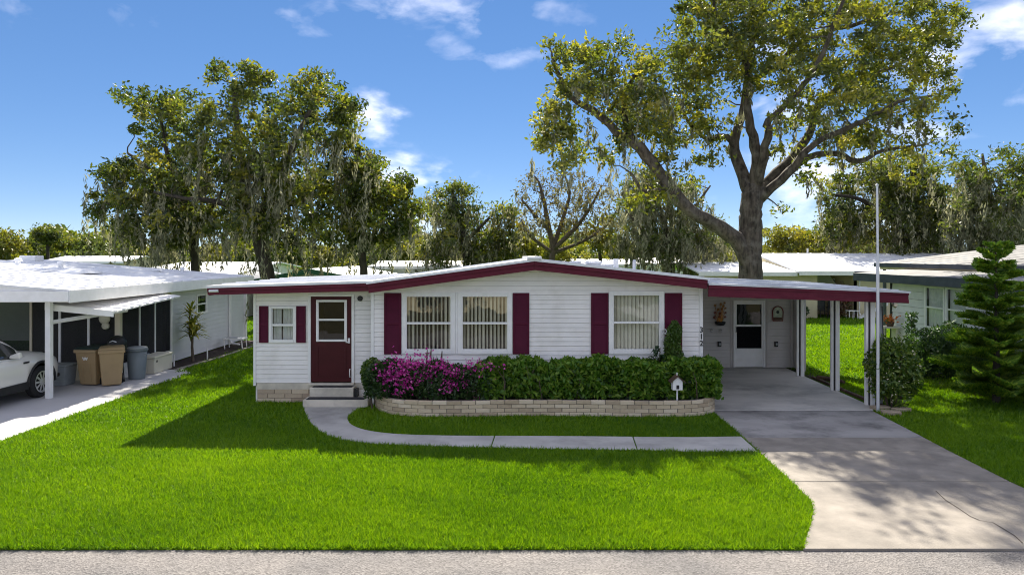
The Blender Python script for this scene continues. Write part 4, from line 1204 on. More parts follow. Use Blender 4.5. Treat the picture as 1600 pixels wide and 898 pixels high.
MB().hexa([(WX - .03, 19.0, 2.08), (WX + .035, 19.0, 2.08), (WX + .035, 21.87, 2.22), (WX - .03, 21.87, 2.22), (WX - .03, 19.0, 2.2), (WX + .035, 19.0, 2.2), (WX + .035, 21.87, 2.38), (WX - .03, 21.87, 2.38)]).build('screen_rail', 'beige', nh)
for a, b in zip(ys[:-1], ys[1:]):
    MB().quad((WX + .0, a, .44), (WX + .0, b, .44), (WX + .0, b, 2.24), (WX + .0, a, 2.12)).build('screen_panel', 'screen', nh)
MB().box(-15.4, WX - .1, 21.8, 21.86, 0, 2.4).build('porch_back_wall', 'room', nh)
# things seen in or before the porch
o = empty('wall_ornament', (-11.9, 18.9, 1.7), 'round cream wall ornament hung above the brown bins', 'wall ornament')
v = MB(); v.lathe([(.15, 0), (.16, -.03), (.10, -.08), (.02, -.09)], (-11.28, 18.92, 1.72), 14, 'y'); v.build('disc', 'boxcream', o, smooth=True)
MB().lathe([(.11, 0), (.10, -.05), (.03, -.07)], (-11.25, 18.92, 1.52), 12, 'y').build('lower_disc', 'boxcream', o, smooth=True)
for dx in (-.07, .05): MB().lathe([(.025, 0), (.015, -.012)], (-11.28 + dx, 18.86, 1.75), 8, 'y').build('eye_spot', 'black', o)


def wheelie_bin(x, y, rz, label, body, lid, mark):
    r = empty('wheelie_bin', (0, 0, 0), label, 'bin', 'wheeled bins by the porch')
    b = MB()
    b.hexa([(-.24, -.27, .03), (.24, -.27, .03), (.24, .25, .03), (-.24, .25, .03), (-.31, -.38, .92), (.31, -.38, .92), (.31, .36, .92), (-.31, .36, .92)])
    bo = b.build('body', body, r, bevel=.03)
    b = MB(); b.hexa([(-.335, -.41, .90), (.335, -.41, .90), (.335, .39, .90), (-.335, .39, .90), (-.335, -.41, .985), (.335, -.41, .985), (.335, .39, .985), (-.335, .39, .985)]); b.build('rim', body, bo, bevel=.012)
    b = MB(); b.hexa([(-.34, -.43, .99), (.34, -.43, .99), (.34, .43, .99), (-.34, .43, .99), (-.29, -.36, 1.05), (.29, -.36, 1.05), (.29, .38, 1.05), (-.29, .38, 1.05)]); b.build('lid', lid, r, bevel=.02)
    for (a0, a1, c0, c1) in ((-.13, .13, .12, .58),):
        f0 = lambda z: -.27 - .11 * (z - .03) / .89
        for (p, q) in ((a0, a0 + .035), (a1 - .035, a1)):
            s = MB(); s.hexa([(p, f0(c0) - .012, c0), (q, f0(c0) - .012, c0), (q, f0(c0) + .02, c0), (p, f0(c0) + .02, c0), (p, f0(c1) - .012, c1), (q, f0(c1) - .012, c1), (q, f0(c1) + .02, c1), (p, f0(c1) + .02, c1)]); s.build('rib', body, bo)
        s = MB(); z = c1; s.hexa([(a0, f0(z) - .013, z), (a1, f0(z) - .013, z), (a1, f0(z) + .02, z), (a0, f0(z) + .02, z), (a0, f0(z + .04) - .013, z + .04), (a1, f0(z + .04) - .013, z + .04), (a1, f0(z + .04) + .02, z + .04), (a0, f0(z + .04) + .02, z + .04)]); s.build('rib', body, bo)
    if mark:   # white stamped mark of two chevrons
        s = MB(); y0 = -.375; z0 = .70
        for k in range(2):
            c = -.045 + k * .075
            for sx in (-1, 1):
                s.hexa([(c - .01, y0, z0), (c + .01, y0, z0), (c + .01, y0 + .04, z0), (c - .01, y0 + .04, z0), (c + sx * .035 - .012, y0 - .012, z0 + .085), (c + sx * .035 + .012, y0 - .012, z0 + .085), (c + sx * .035 + .012, y0 + .03, z0 + .085), (c + sx * .035 - .012, y0 + .03, z0 + .085)])
        s.build('stamped_mark', 'trim', bo)
    for sx in (-1, 1):
        w = MB(); w.lathe([(.12, -.03), (.135, -.02), (.135, .02), (.12, .03)], (sx * .27, .27, .135), 16, 'x'); wh = w.build('wheel', 'tyre', r)
        w = MB(); w.lathe([(.06, -.036), (.06, .036)], (sx * .27, .27, .135), 12, 'x'); w.build('hub', 'boxgrey', wh)
    MB().tube([(-.22, .36, .93), (-.22, .46, .95), (.22, .46, .95), (.22, .36, .93)], .016, 7).build('handle', body, r)
    r.location = (x, y, .015); r.rotation_euler.z = rz; r.scale = (.93, .93, .98)
    return r


wheelie_bin(-11.22, 18.35, R(-6), 'brown wheeled bin with a dark green lid and white mark', 'binbrown', 'bingreen', True)
wheelie_bin(-10.70, 18.25, R(30), 'brown wheeled bin with a tan lid turned towards the driveway', 'binbrown', 'binbrown', False)
gb = empty('round_bin', (-10.52, 19.15, 0), 'round blue grey rubbish bin beside the brown bins', 'bin')
v = MB(); v.lathe([(.20, 0), (.21, .03), (.262, .80)], (-10.52, 19.15, .015), 22); v.build('body', 'bingrey', gb, smooth=True)
v = MB(); v.lathe([(.262, 0), (.285, .01), (.285, .05), (.26, .06)], (-10.52, 19.15, .80), 22); v.build('rim', 'bingrey', gb)
v = MB(); v.lathe([(.27, 0), (.26, .035), (.2, .05), (.05, .06)], (-10.52, 19.15, .862), 22); v.build('lid', 'boxgrey', gb, smooth=True)
for sx in (-1, 1): MB().tube([(-10.52 + sx * .27, 19.05, .72), (-10.52 + sx * .33, 19.1, .70), (-10.52 + sx * .33, 19.2, .70), (-10.52 + sx * .27, 19.25, .72)], .014, 6).build('handle', 'bingrey', gb)
bx_ = empty('storage_box', (-10.6, 20.4, 0), 'low cream storage box against the white wall', 'box')
MB().box(-10.88, -10.42, 19.9, 20.95, .02, .46).build('body', 'boxcream', bx_, bevel=.02)
MB().box(-10.90, -10.40, 19.88, 20.97, .462, .52).build('lid', 'boxcream', bx_, bevel=.015)
MB().box(-10.418, -10.41, 20.0, 20.06, .34, .40).build('latch', 'black', bx_)
db = empty('deck_box', (-12.1, 18.3, 0), 'grey ribbed storage box behind the car', 'box')
b = MB(); b.hexa([(-12.35, 18.05, .02), (-11.83, 18.05, .02), (-11.83, 18.5, .02), (-12.35, 18.5, .02), (-12.38, 18.02, .52), (-11.80, 18.02, .52), (-11.80, 18.53, .52), (-12.38, 18.53, .52)]); b.build('body', 'boxgrey', db, bevel=.02)
for k in range(3): MB().box(-12.38, -11.80, 18.01, 18.03, .12 + k * .13, .15 + k * .13).build('rib', 'boxgrey', db)
MB().box(-12.40, -11.78, 18.0, 18.55, .525, .57).build('lid', 'boxgrey', db, bevel=.01)
bgk = empty('barbecue_grill', (-10.7, 18.1, 0), 'dark covered grill with a chrome hinge behind the brown bins', 'grill')
v = MB(); v.lathe([(.20, 0), (.24, .1), (.24, .25), (.16, .38), (.02, .42)], (-10.83, 18.72, .86), 16); v.build('hood', 'black', bgk, smooth=True)
for a in range(3): MB().tube([(-10.83 + .12 * math.cos(a * 2.1), 18.72 + .12 * math.sin(a * 2.1), .9), (-10.83 + .2 * math.cos(a * 2.1), 18.72 + .2 * math.sin(a * 2.1), .015)], .018, 6).build('leg', 'black', bgk)
MB().tube([(-10.9, 18.5, 1.12), (-10.8, 18.46, 1.16), (-10.72, 18.5, 1.12)], .015, 6).build('handle', 'galv', bgk)
ch = empty('folding_chair', (-11.6, 19.6, 0), 'dark chair seen through the porch screen', 'chair')
MB().box(-11.75, -11.3, 19.45, 19.9, .44, .48).build('seat', 'black', ch)
MB().box(-11.75, -11.3, 19.88, 19.92, .5, .98).build('backrest', 'black', ch)
for sx in (-11.73, -11.32):
    for sy in (19.47, 19.88): MB().tube([(sx, sy, .44), (sx, sy, 0)], .016, 6).build('leg', 'black', ch)

# small dracaena, stakes and the utility bench along the wall
dr = empty('dracaena', (-10.5, 21.9, 0), 'small yellow green strap leaved tree beside the white wall', 'plant')
mb = MB(); mb.tube([(-10.42, 22.3, 0), (-10.45, 22.3, .5), (-10.43, 22.3, .95)], [.05, .04, .035], 8, jit=.08); mb.tube([(-10.44, 22.3, .6), (-10.55, 22.32, .9), (-10.52, 22.3, 1.6)], [.03, .028, .02], 7, jit=.08); mb.build('trunk', 'twig', dr)
def rosette(c, n_, l0, spread):
    for i in range(n_):
        a = random.uniform(0, 6.283); u = random.uniform(-.25, 1) ; d = Vector((math.cos(a) * math.sqrt(1 - u * u), math.sin(a) * math.sqrt(1 - u * u), u)).normalized(); l_ = l0 * random.uniform(.7, 1.2)
        s = d.cross(Vector((0, 0, 1))).normalized() * .042; b = Vector(c) + Vector((0, 0, random.uniform(-spread, spread))); k = b + d * l_ * .55; e = b + d * l_ + Vector((0, 0, -.18 * l_))
        mb = MB(); mb.add([b - s * .6, b + s * .6, k + s, k - s, e], [(0, 1, 2, 3), (3, 2, 4)]); o = mb.build('leaf', 'palmleaf', dr)
        at = o.data.attributes.new('rnd', 'FLOAT', 'POINT'); at.data.foreach_set('value', [random.random()] * 5)
rosette((-10.40, 22.3, 1.08), 110, .55, .26); rosette((-10.50, 22.3, 1.62), 42, .42, .12)
for i, (px, py) in enumerate(((272, 573), (324, 562))):
    x, y = G(px, py); o = MB().tube([(x, y, 0), (x, y, .38)], .022, 7).build('garden_stake', 'trim'); tag(o, ('white pipe stake at the near end of the mulch bed', 'white pipe stake in the mulch bed beyond the strap leaved tree')[i], 'stake', 'white stakes in the bed')
ub = empty('pool_bench', (-10.35, 25.6, 0), 'low white plastic bench against the far end of the white wall', 'bench')
MB().box(-10.7, -9.95, 25.2, 25.7, .36, .41).build('seat', 'trim', ub, bevel=.01)
for sx in (-10.65, -10.0):
    for sy in (25.24, 25.66): MB().tube([(sx, sy, .36), (sx + .03, sy, .0)], .02, 6).build('leg', 'trim', ub)
MB().box(-10.6, -10.2, 25.3, 25.6, .411, .43).build('cushion', 'boxgrey', ub)

# ================================================================== CAR ON THE LEFT
def make_car():
    car = empty('parked_car', (0, 0, 0), 'pearl white family car parked under the left carport, nose towards the bins', 'car')
    WF, WR, WRAD, ARCH = 3.80, 1.02, .365, .44
    def zb(y):
        z = .30 if .3 < y < 4.45 else .30 + .12 * (abs(y - (.3 if y < .3 else 4.45)) / .3)
        for yw in (WF, WR):
            d = ARCH * ARCH - (y - yw) ** 2
            if d > 0: z = max(z, WRAD + math.sqrt(d))
        return z
    ky = [0, .06, .2, .8, 2.4, 3.3, 3.9, 4.3, 4.55, 4.68, 4.74]
    kw = [.72, .82, .90, .945, .95, .945, .93, .90, .82, .70, .55]
    kb = [.90, .95, 1.0, 1.03, 1.0, .985, .95, .90, .82, .74, .66]
    kt = [.93, .99, 1.05, 1.08, 1.06, 1.07, 1.04, .985, .90, .80, .70]
    I = lambda y, k: float(np.interp(y, ky, k))
    ys = sorted(set(list(np.linspace(0, 4.74, 56)) + [WF - ARCH, WF + ARCH, WR - ARCH, WR + ARCH]))
    b = MB(); vs = []; fs = []
    for y in ys:
        w, be, tp, z0 = I(y, kw), I(y, kb), I(y, kt), zb(y)
        zm = max(z0 + .015, .66); zc = max(zm + .01, be - .14)
        half = [(w * .96, z0), (w, zm), (w * .985, zc), (w * .93, be), (w * .62, tp), (w * .25, tp + .018)]
        ring = half + [(-a, c) for a, c in half[::-1]]
        vs += [(a, y, c) for a, c in ring]
    n = 12
    for i in range(len(ys) - 1):
        for j in range(n - 1): fs.append((i * n + j, i * n + j + 1, (i + 1) * n + j + 1, (i + 1) * n + j))
    fs += [tuple(range(n)), tuple((len(ys) - 1) * n + j for j in range(n - 1, -1, -1))]
    b.add(vs, fs); body = b.build('body', 'carpaint', car, smooth=True)
    gy = [.10, .35, .8, 1.4, 2.1, 2.6, 3.0, 3.42]
    gz = [1.08, 1.46, 1.62, 1.67, 1.665, 1.58, 1.38, 1.05]
    gw = [.78, .66, .64, .645, .65, .655, .70, .80]
    b = MB(); vs = []; fs = []
    yy = np.linspace(.10, 3.42, 34)
    def gh(y): return float(np.interp(y, gy, gz)), float(np.interp(y, gy, gw))
    for y in yy:
        z, w = gh(y); be = I(y, kb) - .02
        half = [(I(y, kw) * .925, be), (w + .02, max(be + .01, z - .07)), (w * .86, max(be + .015, z - .012)), (w * .3, max(be + .02, z + .008))]
        vs += [(a, y, c) for a, c in half + [(-a, c) for a, c in half[::-1]]]
    for i in range(len(yy) - 1):
        for j in range(7): fs.append((i * 8 + j, i * 8 + j + 1, (i + 1) * 8 + j + 1, (i + 1) * 8 + j))
    b.add(vs, fs); b.build('cabin', 'carpaint', car, smooth=True)
    def S(y, t, s, o=.008):
        z, w = gh(y); be = I(y, kb) - .02
        return (s * (I(y, kw) * .925 + (w + .02 - I(y, kw) * .925) * t + o), y, be + (max(be + .01, z - .07) - be) * t)
    for s in (-1, 1):
        for (a, c) in ((.55, 1.38), (1.46, 2.30), (2.38, 3.12)):
            g = MB(); q = np.linspace(a, c, 8)
            for i in range(7): g.quad(S(q[i], .10, s), S(q[i + 1], .10, s), S(q[i + 1], .90, s), S(q[i], .90, s))
            g.build('side_window', 'glass_car', car, smooth=True)
        g = MB(); g.tube([S(y, .04, s, .012) for y in np.linspace(.4, 3.2, 12)], .010, 5); g.build('window_trim', 'galv', car)
        for y in (1.42, 2.34):
            mb = MB(); mb.tube([(s * (I(y, kw) + .001), y, .36 if y > 2 else .55), (s * (I(y, kw) * .999 + .002), y, .70), (s * (I(y, kw) * .955 + .001), y, .96)], .006, 4); mb.build('door_seam', 'black', body)
            mb = MB(); mb.tube([(s * .945, y - .30, .88), (s * .975, y - .27, .885), (s * .975, y - .12, .885), (s * .945, y - .09, .88)], .013, 6); mb.build('door_handle', 'rim', body)
        mb = MB(); mb.hexa([(s * .86, 2.82, 1.02), (s * 1.10, 2.84, 1.03), (s * 1.10, 2.98, 1.03), (s * .86, 2.93, 1.02), (s * .86, 2.84, 1.09), (s * 1.10, 2.85, 1.17), (s * 1.09, 2.94, 1.17), (s * .86, 2.92, 1.09)]); mb.build('mirror', 'carpaint', car, bevel=.03)
        mb = MB(); mb.hexa([(s * .925, WF - ARCH - .02 - .95 * 2, .27), (s * .955, WF - ARCH - 1.92, .27), (s * .955, WF - ARCH - .02, .27), (s * .925, WF - ARCH - .02, .27), (s * .925, WF - ARCH - 1.92, .44), (s * .957, WF - ARCH - 1.92, .44), (s * .957, WF - ARCH - .02, .44), (s * .925, WF - ARCH - .02, .44)]); mb.build('sill', 'black', car)
        for yw in (WF, WR):
            a_ = MB(); a_.tube([(s * .935, yw + (ARCH + .02) * math.cos(t), WRAD + (ARCH + .02) * math.sin(t)) for t in np.linspace(-.1, math.pi + .1, 18)], .032, 6); a_.build('arch_trim', 'black', car)
            w = MB(); w.lathe([(.24, -.11), (.33, -.11), (WRAD, -.07), (WRAD, .07), (.33, .11), (.24, .11), (.24, -.11)], (s * .84, yw, WRAD), 28, 'x', cap=False)
            wh = w.build('wheel', 'tyre', car)
            r_ = MB(); r_.lathe([(.235, s * .085), (.25, s * .112), (.225, s * .112), (.215, s * .07)], (s * .84, yw, WRAD), 24, 'x', cap=False)
            for k in range(10):
                a = k * math.pi / 5; c, d = math.cos(a), math.sin(a); nx = s * .105
                r_.add([(s * .84 + nx, yw + .05 * c - .02 * d, WRAD + .05 * d + .02 * c), (s * .84 + nx, yw + .05 * c + .02 * d, WRAD + .05 * d - .02 * c), (s * .84 + nx * .95, yw + .23 * c + .028 * d, WRAD + .23 * d - .028 * c), (s * .84 + nx * .95, yw + .23 * c - .028 * d, WRAD + .23 * d + .028 * c)], [(0, 1, 2, 3)])
            r_.lathe([(.06, s * .09), (.06, s * .112), (.03, s * .118)], (s * .84, yw, WRAD), 14, 'x')
            r_.build('rim', 'rim', wh)
            MB().lathe([(.232, s * .03), (.232, s * .04)], (s * .84, yw, WRAD), 20, 'x').build('brake_disc', 'black', wh)
        mb = MB(); mb.hexa([(s * .45, 4.60, .66), (s * .74, 4.52, .68), (s * .86, 4.26, .74), (s * .5, 4.3, .74), (s * .45, 4.62, .76), (s * .75, 4.55, .80), (s * .885, 4.28, .86), (s * .5, 4.35, .88)]); mb.build('headlight', 'lamp', car, bevel=.02)
        mb = MB(); mb.box(min(s * .943, s * .955), max(s * .943, s * .955), 3.18, 3.36, .86, .90); mb.build('side_vent', 'black', body)
    g = MB(); q = np.linspace(2.62, 3.34, 7)
    for i in range(6):
        (z0, w0), (z1, w1) = gh(q[i]), gh(q[i + 1])
        for k in range(6):
            u0, u1 = -1 + k / 3, -1 + (k + 1) / 3
            g.quad((u0 * w0 * .86, q[i], z0 + .016), (u1 * w0 * .86, q[i], z0 + .016), (u1 * w1 * .86, q[i + 1], z1 + .016), (u0 * w1 * .86, q[i + 1], z1 + .016))
    g.build('windscreen', 'glass_car', car, smooth=True)
    g = MB(); q = np.linspace(.13, .33, 4)
    for i in range(3):
        (z0, w0), (z1, w1) = gh(q[i]), gh(q[i + 1])
        g.quad((-w0 * .78, q[i] - .02, z0 + .02), (w0 * .78, q[i] - .02, z0 + .02), (w1 * .78, q[i + 1] - .02, z1 + .02), (-w1 * .78, q[i + 1] - .02, z1 + .02))
    g.build('rear_window', 'glass_car', car)
    for s in (-1, 1): MB().box(min(s * .62, s * .84), max(s * .62, s * .84), .0, .08, .74, .90).build('tail_light', 'red', car, bevel=.02)
    MB().box(-.80, .80, .5, 4.5, .28, .62).build('underbody', 'black', car)
    MB().box(-.40, .40, 4.70, 4.75, .48, .64).build('grille', 'black', car, bevel=.01)
    MB().box(-.74, .74, 4.55, 4.72, .33, .42).build('bumper', 'black', car, bevel=.02)
    return car


M['glass_car'] = mat('tinted_car_glass', (0.012, 0.014, 0.016), .03, 0, spec=.8)
car = make_car()
car.scale = (1, 1, 1.05); car.location = (-12.50, 12.88, .015); car.rotation_euler.z = R(-1.5)

# ================================================================== NEIGHBOUR ON THE RIGHT
rh = empty('green_house', (16, 20, 0), 'pale green boarded house with a dark overhanging roof behind the tall pine', 'house')
rw_ = [(20.95, 22.0, 1.04, 2.44), (22.06, 23.12, 1.04, 2.44)]
siding(rh, 'palegreen', leftT(14.0), lambda z: 10.0, lambda z: 25.1, .05, 2.62, rw_, course=.27, proud=.03, thin=.006)
for wv in rw_: window(rh, leftT(14.0), *wv, fw=.055, style='curtain', split=.5, gap=False)
MB().box(13.95, 14.06, 25.1, 25.2, 0, 2.6).build('corner_trim', 'black', rh)
MB().box(14.05, 21, 25.1, 25.2, 0, 2.6).build('back_wall', 'palegreen', rh)
MB().box(14.05, 21, 10.0, 10.1, 0, 2.6).build('front_wall', 'palegreen', rh)
MB().box(14.35, 14.45, 10.1, 25.1, 0, 2.6).build('inner_wall', 'room', rh)
r = MB(); roof_slab(r, 13.38, 2.80, 16.2, 3.0, 9.5, 26.7, .06); r.build('roof', 'oldroof', rh)
MB().box(13.34, 13.40, 9.5, 26.7, 2.50, 2.80).build('fascia', 'darkroof', rh, bevel=.008)
MB().box(13.40, 16.0, 26.66, 26.72, 2.55, 2.86).build('fascia', 'darkroof', rh)
MB().box(13.40, 15.9, 9.6, 26.6, 2.52, 2.54).build('soffit', 'darkroof', rh)
r = MB(); roof_slab(r, 15.3, 3.16, 21.5, 3.92, 9.5, 28.8, .06); ru = r.build('upper_roof', 'oldroof', rh)
for y in np.arange(10, 28.6, .9):
    s = MB(); roof_slab(s, 15.3, 3.168, 21.5, 3.928, y, y + .04, .016); s.build('roof_seam', 'oldroof', ru)
MB().box(15.26, 15.31, 9.5, 28.8, 3.0, 3.16).build('fascia', 'darkroof', rh)
mb = MB(); mb.hexa([(15.3, 28.78, 3.0), (21.5, 28.78, 3.76), (21.5, 28.83, 3.76), (15.3, 28.83, 3.0), (15.3, 28.78, 3.15), (21.5, 28.78, 3.91), (21.5, 28.83, 3.91), (15.3, 28.83, 3.15)]); mb.build('fascia', 'darkroof', rh)
MB().box(15.36, 15.46, 10, 28.5, 2.9, 3.08).build('clerestory', 'cream', rh)
MB().box(15.38, 15.47, 28.2, 28.32, 0, 3.0).build('roof_post', 'darkroof', rh)
MB().tube([(13.98, 23.15, 1.02), (13.94, 23.6, .78), (13.94, 24.1, .55)], .02, 6).build('cable', 'black', rh)
for i, (x, y, s_) in enumerate(((11.9, 19.4, .75), (12.75, 18.9, .8), (13.1, 20.4, .8), (12.3, 17.6, .55))):
    o = empty('dark_shrub', (x, y, 0), ('dark green shrub nearest the flowering bush, below the pale green wall', 'dense dark shrub below the pale green wall, second from the flowering bush', 'dark shrub close under the pale green house window', 'low dark shrub in front of the row, beside the pine')[i], 'shrub', 'dark shrubs along the green house')
    n = 2600; q = unit(rng.normal(size=(n, 3))) * (rng.random((n, 1)) ** .4) * np.array([.75, .6, .8 * s_ / .75]) + np.array([x, y, .62 * s_ / .75]); q = q[q[:, 2] > .02]
    leaves_mesh('foliage', q, .17, .045, 'shrubleaf', o, bias=(0, 0, .9))
    MB().tube([(x, y, 0), (x + .05, y, .6)], [.04, .02], 6).build('stem', 'twig', o)
o = empty('slender_shrub', (12.0, 20.6, 0), 'thin leafy shoot rising between the dark shrubs and the green wall', 'shrub')
P = np.stack([12.05 + rng.normal(0, .09, 320), 20.6 + rng.normal(0, .09, 320), rng.uniform(.6, 1.75, 320)], 1); leaves_mesh('foliage', P, .13, .05, 'shrubleaf', o); MB().tube([(12.05, 20.6, 0), (12.05, 20.6, 1.7)], [.02, .008], 6).build('stem', 'twig', o)
MB().plan([(11.2, 16.5), (14.0, 15.3), (14.0, 21.5), (11.3, 20.6)], -.05, .012).build('right_soil', 'mulch', kind='structure')

# pine with whorled fronds --------------------------------------------------
pn = empty('norfolk_pine', (11.35, 16.0, 0), 'young symmetrical pine with layered feathery branches near the right edge', 'tree')
MB().tube([(11.35, 16.0, 0), (11.36, 16.0, 2), (11.33, 16.0, 3.7)], [.085, .05, .012], 8).build('trunk', 'bark_dark', pn)


def frond_mesh(nm, L_):
    """one flat feathery branch along +x with side twigs"""
    V = []; Fc = []; rn = []
    def quad(a, b, c, d, r):
        i = len(V); V.extend([a, b, c, d]); Fc.append((i, i + 1, i + 2, i + 3)); rn.extend([r] * 4)
    def spine(o, d, l, w, droop):
        o = Vector(o); d = Vector(d).normalized(); n = max(5, int(l / .035))
        up = Vector((0, 0, 1)); s = d.cross(up).normalized()
        for k in range(n):
            t = k / n; p = o + d * l * t + up * (-droop * t * t * l + .25 * droop * l * t)
            for a in (0, 1, 2, 3):
                ang = a * math.pi / 2 + random.uniform(-.5, .5)
                sd = (s * math.cos(ang) + up * math.sin(ang))
                e = p + (sd * .75 + d * .8).normalized() * w * (1 - .45 * t) * random.uniform(.8, 1.2)
                q = d * .026
                quad(p - q, p + q, e + q * .4, e - q * .4, random.random())
    spine((0, 0, 0), (1, 0, .12), L_, .085, .02)
    m = int(L_ / .085)
    for k in range(1, m):
        t = .18 + .8 * k / m
        for s in (-1, 1):
            l = L_ * .42 * (1 - t) ** .55 + .05
            spine((L_ * t, 0, L_ * .12 * t), (.62, s * .78, .34), l, .085, -.25)
    V = np.array([tuple(v) for v in V]); Fc = np.array(Fc)
    ORG['_t'] = Vector((0, 0, 0))
    return np_mesh('branch', V, Fc, 'pineleaf', None, None, np.array(rn))


protos = [frond_mesh('branch', l) for l in (.35, .62, .9, 1.2)]
for p in protos: p.parent = pn
used = [False] * 4
zz = .22; tier = 0
while zz < 3.72:
    rad = 1.26 * (1 - zz / 3.98) ** .66 + .05
    k = min(range(4), key=lambda i: abs((.35, .62, .9, 1.2)[i] - rad))
    n = 7 if zz < 2.6 else 6
    for i in range(n):
        a = 2 * math.pi * i / n + tier * .55 + random.uniform(-.2, .2)
        o = protos[k] if not used[k] else protos[k].copy()
        if used[k]: COL.objects.link(o); o.parent = pn
        used[k] = True
        o.location = (0, 0, zz + random.uniform(-.07, .07)); sc = rad / (.35, .62, .9, 1.2)[k] * random.uniform(.72, 1.15)
        o.rotation_euler = (random.uniform(-.15, .15), random.uniform(-.14, .10) + (-.25 if zz > 3.3 else 0), a); o.scale = (sc, sc, sc)
    zz += .285 * (1 - zz / 9); tier += 1
for k in range(4):
    if not used[k]: bpy.data.objects.remove(protos[k])

# ================================================================== HOUSES BEHIND
def plain_house(label, x0, x1, y0, y1, eave, ridge, wall, roofm, trimm, axis='x', name='far_house', over=.4, extra=None, windows=2):
    h = empty(name, ((x0 + x1) / 2, y0, 0), label, 'house', 'houses behind the home')
    MB().box(x0, x1, y0, y0 + .15, 0, eave).build('wall', wall, h)
    MB().box(x0, x0 + .15, y0 + .15, y1, 0, eave).build('side_wall', wall, h)
    MB().box(x1 - .15, x1, y0 + .15, y1, 0, eave).build('side_wall', wall, h)
    if axis == 'x':       # ridge runs along x
        ym = (y0 + y1) / 2
        for (a, b, za, zb) in ((y0 - over, ym, eave, ridge), (ym, y1 + over, ridge, eave)):
            mb = MB(); mb.hexa([(x0 - over, a, za), (x1 + over, a, za), (x1 + over, b, zb), (x0 - over, b, zb), (x0 - over, a, za + .08), (x1 + over, a, za + .08), (x1 + over, b, zb + .08), (x0 - over, b, zb + .08)]); mb.build('roof', roofm, h)
        for a in (x0 + .02, x1 - .14):
            mb = MB(); mb.sidep([(y0, eave - .02), (y1, eave - .02), (ym, ridge - .02)], a, a + .12); mb.build('gable', wall, h)
        MB().box(x0 - over, x1 + over, y0 - over - .04, y0 - over, eave - .12, eave + .09).build('fascia', trimm, h)
    else:
        xm = (x0 + x1) / 2
        for (a, b, za, zb) in ((x0 - over, xm, eave, ridge), (xm, x1 + over, ridge, eave)):
            mb = MB(); roof_slab(mb, a, za + .08, b, zb + .08, y0 - over, y1 + over, .08); mb.build('roof', roofm, h)
            mb = MB(); mb.hexa([(a, y0 - over - .05, za - .2), (b, y0 - over - .05, zb - .2), (b, y0 - over - .003, zb - .2), (a, y0 - over - .003, za - .2), (a, y0 - over - .05, za + .07), (b, y0 - over - .05, zb + .07), (b, y0 - over - .003, zb + .07), (a, y0 - over - .003, za + .07)]); mb.build('fascia', trimm, h)
        mb = MB(); mb.front([(x0, eave - .02), (x1, eave - .02), (xm, ridge - .02)], y0 + .02, y0 + .12); mb.build('gable', wall, h)
    for i in range(windows):
        x = x0 + (x1 - x0) * (i + .5) / windows
        f = MB().box(x - .55, x + .55, y0 - .05, y0 - .002, 1.0, 2.0).build('window', 'trim', h)
        MB().box(x - .48, x + .48, y0 - .058, y0 - .05, 1.07, 1.93).build('pane', 'glass_car', f)
    return h


gh_ = plain_house('house with a dark green gable trim behind the entry wing', -14.6, -8.3, 39, 50, 2.0, 2.66, 'palegreen', 'roofwhite', 'green_trim', 'y', over=.35)
plain_house('low white roofed house beyond the green gabled one', -10.5, -3.6, 52, 60, 2.6, 3.0, 'trim', 'roofwhite', 'trim', 'x')
plain_house('distant white roofed home left of the green gable', -24, -17.5, 46, 55, 2.55, 2.95, 'trim', 'roofwhite', 'trim', 'x')
plain_house('white walled house seen in the gap beside the entry wing', -22, -15.1, 36, 43, 2.3, 2.7, 'trim', 'roofwhite', 'trim', 'x')
plain_house('far white roofed home right of the gable peak', 4.5, 10.5, 56, 64, 2.7, 3.1, 'trim', 'roofwhite', 'trim', 'x')
plain_house('far white home between the bare tree and the mossy tree', 12.0, 15.5, 62, 70, 2.7, 3.2, 'trim', 'roofwhite', 'trim', 'x')
plain_house('small far cream home behind the left evergreen woods', -48, -40, 70, 78, 2.8, 3.4, 'cream', 'roofwhite', 'trim', 'x')
ch_ = empty('cream_house', (17, 38, 0), 'cream walled house with a broad white roof across the back lawn', 'house')
MB().box(10.7, 16.9, 38.0, 38.15, 0, 2.5).build('wall', 'cream', ch_)
MB().box(16.9, 17.0, 38.0, 40.4, 0, 2.5).build('return_wall', 'cream', ch_)
MB().box(16.9, 19.1, 40.4, 40.5, 0, 2.5).build('porch_wall', 'tan', ch_)
MB().box(19.1, 19.2, 38.0, 40.4, 0, 2.5).build('return_wall', 'cream', ch_)
MB().box(19.1, 27, 38.0, 38.15, 0, 2.5).build('wall', 'cream', ch_)
for (y0, y1, z0, z1) in ((37.1, 44, 2.52, 3.55), (44, 51, 3.55, 2.52)):
    mb = MB(); mb.hexa([(15.6, y0, z0), (28, y0, z0), (28, y1, z1), (15.6, y1, z1), (15.6, y0, z0 + .08), (28, y0, z0 + .08), (28, y1, z1 + .08), (15.6, y1, z1 + .08)]); rr = mb.build('roof', 'roofwhite', ch_)
    for x in np.arange(16, 28, .8):
        mb = MB(); mb.hexa([(x, y0, z0 + .07), (x + .05, y0, z0 + .07), (x + .05, y1, z1 + .07), (x, y1, z1 + .07), (x, y0, z0 + .11), (x + .05, y0, z0 + .11), (x + .05, y1, z1 + .11), (x, y1, z1 + .11)]); mb.build('roof_seam', 'roofwhite', rr)
mb = MB(); mb.sidep([(37.2, 2.5), (50.9, 2.5), (44, 3.53)], 15.62, 15.75); mb.build('gable', 'cream', ch_)
MB().box(15.6, 28, 37.04, 37.1, 2.40, 2.62).build('fascia', 'trim', ch_)
